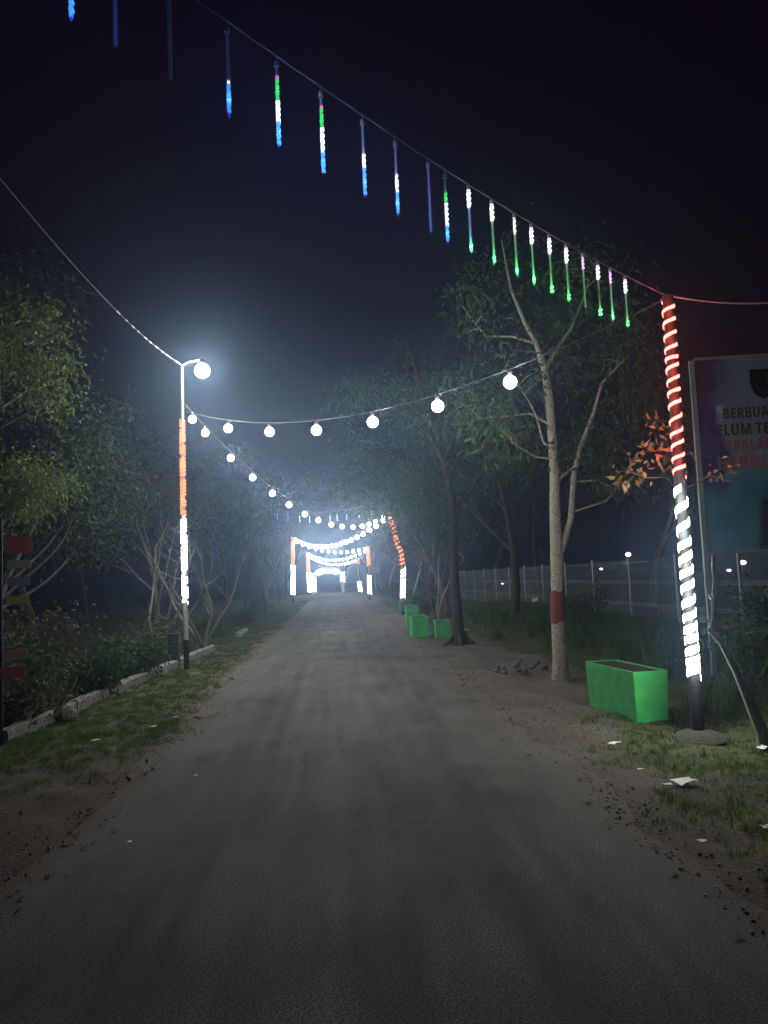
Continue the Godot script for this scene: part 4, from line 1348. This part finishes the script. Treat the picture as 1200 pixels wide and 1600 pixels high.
func print_texture() -> ImageTexture:
	# the print on the billboard: soft colours and the dim dark figure of its photograph
	var w := 240
	var h := 360
	var im := Image.create(w, h, false, Image.FORMAT_RGB8)
	var f := FastNoiseLite.new()
	f.seed = 8
	f.frequency = 0.02
	for y in h:
		for x in w:
			var u := float(x) / w
			var v := float(y) / h
			var n := f.get_noise_2d(x, y)
			var c := Color(0.40, 0.47, 0.58).lerp(Color(0.50, 0.50, 0.55), smoothstep(0.15, 0.5, v))
			c = c.lerp(Color(0.22, 0.46, 0.52), smoothstep(0.52, 0.66, v))
			c = c.lerp(Color(0.34, 0.52, 0.62), smoothstep(0.82, 0.98, v) * (1.0 - smoothstep(0.25, 0.5, u)))
			var stripe := 1.0 - smoothstep(0.09, 0.17, u + 0.05 * n - 0.05 * smoothstep(0.3, 0.5, v))
			c = c.lerp(Color(0.20, 0.16, 0.42), stripe * (1.0 - smoothstep(0.6, 0.75, v)))
			var corner := (1.0 - smoothstep(0.0, 0.35, u)) * (1.0 - smoothstep(0.06, 0.30, v))
			c = c.lerp(Color(0.12, 0.08, 0.20), corner * 0.8)
			var disc := Vector2((u - 0.165) * 1.85, (v - 0.262) * 2.76).length()  # pale disc, a light spot painted into the print
			c = c.lerp(Color(0.56, 0.60, 0.68), (1.0 - smoothstep(0.05, 0.075, disc)))
			var head := Vector2((u - 0.56) * 1.85, (v - 0.70) * 2.76).length()
			var body := maxf(absf(u - 0.55) * 1.85 - 0.22 - 0.25 * (v - 0.8), absf(v - 0.86) * 2.76 - 0.30)
			c = c.lerp(Color(0.08, 0.07, 0.11), maxf(1.0 - smoothstep(0.12, 0.2, head), 1.0 - smoothstep(-0.02, 0.1, body)) * 0.9)
			c = c * (1.0 + 0.10 * n)
			im.set_pixel(x, y, Color(clampf(c.r, 0, 1), clampf(c.g, 0, 1), clampf(c.b, 0, 1)))
	return ImageTexture.create_from_image(im)

func letters(s: String, h: float, m: Material, at: Vector3, parent: Node, narrow := 1.0) -> void:
	var tm := TextMesh.new()
	var f := SystemFont.new()
	f.font_names = PackedStringArray(["Droid Sans"])
	f.font_weight = 700
	tm.font = f
	tm.text = s
	tm.font_size = 64
	tm.pixel_size = h / 46.0
	tm.depth = 0.004
	tm.horizontal_alignment = HORIZONTAL_ALIGNMENT_LEFT
	var o := obj("lettering", tm, m, parent)
	o.position = at
	o.scale.x = narrow

func build_signs() -> void:
	# the billboard
	var t := thing("billboard", Vector3(5.27, 0, -11.0), "tall printed billboard with shield crest and black and red lettering", "billboard")
	t.rotation.y = -0.16
	var w := 1.86
	var y0 := 1.72
	var y1 := 4.46
	var b := MB.new()
	b.box(Vector3(w / 2 + 0.04, (y0 + y1) / 2, -0.02), Vector3(w, y1 - y0, 0.03))
	obj("backing", b.mesh(), M.steel, t)
	var q := MB.new()
	q.quad(Vector3(0.04, y0, 0.0), Vector3(w + 0.04, y0, 0.0), Vector3(w + 0.04, y1, 0.0), Vector3(0.04, y1, 0.0), Color.WHITE)
	for k in 4:
		q.t[k].y = 1.0 - q.t[k].y
	var pm := mat(Color.WHITE, 0.55)
	pm.albedo_texture = print_texture()
	obj("printed_sheet", q.mesh(), pm, t)
	for x: float in [0.0, w + 0.08]:
		var l := MB.new()
		l.box(Vector3(x, y1 / 2 - 0.05, -0.01), Vector3(0.065, y1 + 0.1, 0.065))
		obj("post", l.mesh(), M.steel, t)
	for y: float in [y0 - 0.02, y1 + 0.02]:
		var l := MB.new()
		l.box(Vector3(w / 2 + 0.04, y, -0.008), Vector3(w + 0.004, 0.035, 0.05))
		obj("frame_bar", l.mesh(), M.steel, t)
	var black := mat(lin(0.022, 0.018, 0.03), 0.6)
	var red := mat(lin(0.26, 0.075, 0.085), 0.6)
	letters("BERBUAT", 0.150, black, Vector3(0.37, 3.665, 0.003), t, 0.80)
	letters("BELUM TEN", 0.160, black, Vector3(0.15, 3.43, 0.003), t, 0.82)
	letters("APALAGI", 0.150, red, Vector3(0.38, 3.20, 0.003), t, 0.82)
	letters("BERBUA", 0.185, red, Vector3(0.24, 2.955, 0.003), t, 0.95)
	# the crest: a dark-rimmed shield, an inner field and a dark emblem
	var shapes := [[1.0, 0.002, lin(0.03, 0.045, 0.035)], [0.80, 0.006, lin(0.34, 0.33, 0.20)], [0.36, 0.010, lin(0.03, 0.028, 0.02)]]
	for k in 3:
		var s: float = shapes[k][0]
		var outline := PackedVector2Array()
		if k < 2:
			outline = PackedVector2Array([Vector2(-0.17, 0.20), Vector2(0.17, 0.20), Vector2(0.172, 0.0), Vector2(0.14, -0.12), Vector2(0.08, -0.19), Vector2(0.0, -0.235), Vector2(-0.08, -0.19), Vector2(-0.14, -0.12), Vector2(-0.172, 0.0)])
		else:
			outline = PackedVector2Array([Vector2(-0.20, 0.16), Vector2(0.02, 0.22), Vector2(0.20, 0.14), Vector2(0.06, 0.06), Vector2(0.10, -0.10), Vector2(0.18, -0.22), Vector2(-0.04, -0.20), Vector2(-0.20, -0.16), Vector2(-0.10, 0.0)])
		var m := MB.new()
		for p in outline:
			m.vert(Vector3(p.x * s + 0.96, p.y * s + 4.08, float(shapes[k][1])), Vector3(0, 0, 1), Color.WHITE)
		var ix := Geometry2D.triangulate_polygon(outline)
		for j in range(0, ix.size(), 3):
			m.tri(ix[j], ix[j + 1], ix[j + 2])
		obj(["crest_rim", "crest_field", "crest_emblem"][k], m.mesh(), mat(shapes[k][2], 0.6), t)
	# the slatted post at the left edge
	var p := thing("slatted_post", Vector3(-3.47, 0, -8.83), "dark post at the left edge carrying six small coloured boards", "sign post")
	p.rotation.y = 0.3
	var pb := MB.new()
	pb.box(Vector3(-0.06, 1.05, -0.03), Vector3(0.09, 2.6, 0.06))
	obj("post", pb.mesh(), M.pole_black, p)
	var rows := [[2.065, 0.185, lin(0.50, 0.10, 0.09), 0.0, 0.27], [1.855, 0.09, lin(0.45, 0.46, 0.40), 0.025, 0.23], [1.675, 0.09, lin(0.20, 0.27, 0.46), 0.025, 0.22], [1.475, 0.09, lin(0.50, 0.40, 0.11), 0.005, 0.225], [0.90, 0.10, lin(0.50, 0.29, 0.17), -0.02, 0.235], [0.715, 0.13, lin(0.40, 0.09, 0.10), -0.045, 0.24]]
	for k in rows.size():
		var r: Array = rows[k]
		var bb := MB.new()
		var tilt := Basis(Vector3.BACK, 0.0 if k < 4 else 0.10)
		bb.box(Vector3(float(r[3]) + float(r[4]) / 2 + 0.01, r[0], 0.012), Vector3(r[4], r[1], 0.018), Color.WHITE, tilt)
		obj("board", bb.mesh(), grain(mat(r[2], 0.85), 60 + k, 0.03, 0.6, 1.0, 3.0), p)
	# small far board on a thin post
	var s := thing("small_board", Vector3(3.25, 0, -57.0), "small pale board on a thin post by the third right pole", "sign")
	var sp := MB.new()
	sp.rod(Vector3(0.32, 0, 0), Vector3(0.15, 2.9, 0), 0.04, 6)
	sp.rod(Vector3(0.0, 1.35, 0.03), Vector3(0.6, 1.5, 0.03), 0.03, 6)
	obj("post", sp.mesh(), M.steel, s)
	var sq := MB.new()
	sq.box(Vector3(-0.1, 2.2, 0.06), Vector3(0.75, 0.62, 0.03))
	obj("panel", sq.mesh(), M.steel, s)

func build_branches() -> void:
	var rng := RandomNumberGenerator.new()
	rng.seed = 44
	var t := thing("cut_branch", Vector3(3.60, 0.0, -6.72), "crooked cut branch stuck upright right of the nearest light pole", "branch")
	var b := MB.new()
	b.tube(PackedVector3Array([Vector3(0.02, -0.08, 0), Vector3(0, 0.1, 0), Vector3(-0.06, 0.30, -0.02), Vector3(-0.17, 0.62, -0.03), Vector3(-0.28, 0.87, -0.05), Vector3(-0.38, 1.0, -0.06)]), PackedFloat32Array([0.062, 0.054, 0.044, 0.030, 0.022, 0.017]), 10, Color.WHITE, 0.07, rng)
	obj("stem", b.mesh(), M.twig, t)
	var c := MB.new()
	c.tube(PackedVector3Array([Vector3(-0.355, 0.965, -0.06), Vector3(-0.325, 1.12, -0.05), Vector3(-0.315, 1.25, -0.05), Vector3(-0.29, 1.39, -0.05), Vector3(-0.295, 1.50, -0.05), Vector3(-0.285, 1.63, -0.05)]), PackedFloat32Array([0.018, 0.020, 0.021, 0.019, 0.017, 0.014]), 8, Color.WHITE, 0.1, rng)
	c.tube(PackedVector3Array([Vector3(-0.32, 1.24, -0.05), Vector3(-0.36, 1.28, -0.04)]), PackedFloat32Array([0.014, 0.012]), 6)
	obj("fork", c.mesh(), M.twig, t)
	# bare sapling leaning beside the crooked right pole
	var s := thing("bare_sapling", Vector3(3.0, 0, -31.5), "bare pale sapling leaning away from the crooked right pole", "sapling")
	var d := MB.new()
	d.tube(PackedVector3Array([Vector3(0.1, -0.1, 0), Vector3(0.22, 0.9, 0), Vector3(0.48, 1.7, 0.05), Vector3(0.66, 2.5, 0.1), Vector3(0.70, 3.4, 0.1)]), PackedFloat32Array([0.055, 0.05, 0.042, 0.03, 0.012]), 7)
	d.tube(PackedVector3Array([Vector3(0.62, 2.3, 0.1), Vector3(0.95, 2.65, 0.1), Vector3(1.2, 2.8, 0.1)]), PackedFloat32Array([0.025, 0.018, 0.008]), 6)
	d.tube(PackedVector3Array([Vector3(0.5, 1.8, 0.05), Vector3(0.3, 2.3, 0.2), Vector3(0.25, 2.7, 0.25)]), PackedFloat32Array([0.02, 0.014, 0.006]), 6)
	obj("stem", d.mesh(), M.twig, s)
	# bare pale limbs behind the nearest left pole
	var spots := [[-3.2, -20.5, 2.9, 21, "bare pale many-stemmed tree right behind the nearest left pole"], [-4.4, -21.0, 3.4, 22, "bare spreading tree with a bent limb left of the nearest left pole"], [-3.4, -44.0, 4.5, 23, "bare twiggy tree just before the second left pole"], [3.6, -27.5, 2.4, 24, "small bare crooked tree behind the dark trunk"]]
	for sp in spots:
		rng.seed = int(sp[3])
		var x: float = sp[0]
		var z: float = sp[1]
		var h: float = sp[2]
		var q := thing("bare_tree", Vector3(x, ground_y(x, z) - 0.05, z), sp[4], "tree", "bare small trees on the verges")
		for k in 4:
			var a := TAU * k / 4.0 + rng.randf()
			var p := Vector3.ZERO
			var dir := Vector3(cos(a) * 0.35, 1.0, sin(a) * 0.25).normalized()
			var path := PackedVector3Array([p])
			for j in 6:
				dir = (dir + Vector3(rng.randf_range(-1, 1), rng.randf_range(-0.2, 0.4), rng.randf_range(-1, 1)) * 0.28).normalized()
				p += dir * h / 6.0
				path.append(p)
			var m := MB.new()
			m.tube(path, radii(7, 0.05, 0.012), 6, Color.WHITE, 0.08, rng)
			for j in 5:
				var o := path[2 + j % 5]
				var e := o + Vector3(rng.randf_range(-0.6, 0.6), rng.randf_range(0.2, 0.7), rng.randf_range(-0.5, 0.5)) * h * 0.3
				m.tube(PackedVector3Array([o, o.lerp(e, 0.5) + Vector3(0, -0.04, 0), e]), PackedFloat32Array([0.018, 0.012, 0.005]), 5)
			obj("limb", m.mesh(), M.twig if k % 2 == 0 else M.bark_grey, q)

func scrap(s: float, seed_: int) -> ArrayMesh:
	var rng := RandomNumberGenerator.new()
	rng.seed = seed_
	var b := MB.new()
	var g := []
	for k in 4:
		for j in 4:
			g.append(Vector3((j - 1.5) * s / 3.0 + rng.randf_range(-0.1, 0.1) * s, 0.012 + rng.randf_range(0.0, 0.10) * s, (k - 1.5) * s / 4.5 + rng.randf_range(-0.1, 0.1) * s))
	for k in 3:
		for j in 3:
			var a := k * 4 + j
			b.quad(g[a], g[a + 4], g[a + 5], g[a + 1], Color.WHITE)
	return b.mesh()

func build_litter() -> void:
	var lit := [[2.44, -5.67, 0.17, "long white scrap on the right verge grass", 20.0], [2.30, -5.63, 0.06, "small white crumb left of the long white scrap", 0.0], [2.42, -7.04, 0.12, "pale scrap at the dirt edge in front of the green planter", 40.0], [2.47, -4.63, 0.08, "white scrap nearest the right edge of the view", 0.0], [2.29, -6.10, 0.05, "tiny pale scrap between the two verge scraps", 10.0], [-1.12, -6.57, 0.035, "tiny white speck on the left half of the road", 70.0], [-1.24, -4.98, 0.03, "nearer tiny white speck on the left of the road", 70.0], [-2.45, -8.54, 0.08, "pale scrap on the brown left verge", 10.0], [-2.01, -9.19, 0.07, "pale scrap in the left grass near the road edge", 50.0], [-1.88, -9.77, 0.05, "small pale scrap at the left road edge", 0.0], [3.66, -22.2, 0.2, "white bag by the foot of the dark tree", 30.0], [3.5, -6.55, 0.1, "pale scrap by the foot of the cut branch", 30.0], [2.0, -4.47, 0.05, "small white speck on the dark right verge", 15.0]]
	for k in lit.size():
		var l: Array = lit[k]
		var x: float = l[0]
		var z: float = l[1]
		var o := obj("litter_scrap", scrap(l[2], 100 + k), M.paper)
		o.position = Vector3(x, maxf(ground_y(x, z), 0.0) + 0.01, z)
		if absf(x) < 1.6:
			o.position.y = 0.05
		o.rotation_degrees.y = l[4]
		tag(o, l[3], "litter", "scraps of litter on the verges")
	var rng := RandomNumberGenerator.new()
	rng.seed = 15
	var meshes := [rock(0.10, 51), rock(0.10, 52), rock(0.10, 53)]
	for k in 18:
		var x := rng.randf_range(2.45, 3.35)
		var z := -12.3 - rng.randf() * 1.3
		var s := rng.randf_range(0.28, 0.8)
		var o := obj("stone", meshes[k % 3], M.stone)
		o.position = Vector3(x, ground_y(x, z) + 0.03 * s + (0.06 if k % 4 == 0 else 0.0), z)
		o.rotation = Vector3(rng.randf(), rng.randf() * TAU, rng.randf())
		o.scale = Vector3.ONE * s
		tag(o, "rough stone in the loose heap left of the pale tree", "stone", "stones heaped beside the pale tree")

func build_gate() -> void:
	var t := thing("light_gate", Vector3(-0.35, 0, -95.0), "far arched gate over the road end outlined in white lights", "gate")
	for s in [-1, 1]:
		var b := MB.new()
		b.box(Vector3(1.72 * s, 1.2, 0), Vector3(0.35, 2.5, 0.35))
		obj("column", b.mesh(), M.pole_white, t)
		var rng := RandomNumberGenerator.new()
		rng.seed = 70 + s
		var h := MB.new()
		helix(h, ax([Vector3(1.72 * s, -0.1, 0), Vector3(1.72 * s, 3.4, 0)]), 0.25 if s < 0 else 1.2, 2.4, 0.30, 0.04 if s < 0 else 0.02, [0.24, 0.24], rng)
		obj("column_led_rope", h.mesh(), M.white_led if s < 0 else M.warm_led, t)
	var arch := MB.new()
	var n := 14
	for k in n:
		var f0 := -1.0 + 2.0 * k / n
		var f1 := -1.0 + 2.0 * (k + 1) / n
		var i0 := 1.75 + 0.55 * (1.0 - f0 * f0)
		var i1 := 1.75 + 0.55 * (1.0 - f1 * f1)
		var o0 := 2.65 + 0.45 * (1.0 - f0 * f0)
		var o1 := 2.65 + 0.45 * (1.0 - f1 * f1)
		for zz: float in [0.16, -0.16]:
			arch.quad(Vector3(f0 * 1.6, i0, zz), Vector3(f1 * 1.6, i1, zz), Vector3(f1 * 1.6, o1, zz), Vector3(f0 * 1.6, o0, zz), Color.WHITE)
		arch.quad(Vector3(f0 * 1.6, i0, -0.16), Vector3(f1 * 1.6, i1, -0.16), Vector3(f1 * 1.6, i1, 0.16), Vector3(f0 * 1.6, i0, 0.16), Color.WHITE)
		arch.quad(Vector3(f0 * 1.6, o0, 0.16), Vector3(f1 * 1.6, o1, 0.16), Vector3(f1 * 1.6, o1, -0.16), Vector3(f0 * 1.6, o0, -0.16), Color.WHITE)
	obj("arch_beam", arch.mesh(), M.pole_grey, t)
	var idx := 0
	for row in 2:
		for k in 15:
			var f := -1.0 + 2.0 * (k + 0.5 * (row % 2)) / 14.0
			f = clampf(f, -1.0, 1.0)
			var y := 2.02 + 0.50 * (1.0 - f * f) + row * 0.36
			var q := obj("bulb", bulb_big, M.white_bulb, t)
			q.position = Vector3(f * 1.62, y, 0.30)
			idx += 1
	for k in 3:
		omni(Vector3(-1.0 + k, 2.5, 0.55), Color(0.95, 0.98, 1.0), 2.4, 0.1, t)

func _ready() -> void:
	setup()
	materials()
	build_ground()
	build_trees()
	build_grass()
	build_kerb()
	build_fence()
	build_gate()
	build_signs()
	build_planters()
	build_poles()
	build_strings()
	build_tubes()
	build_branches()
	build_litter()
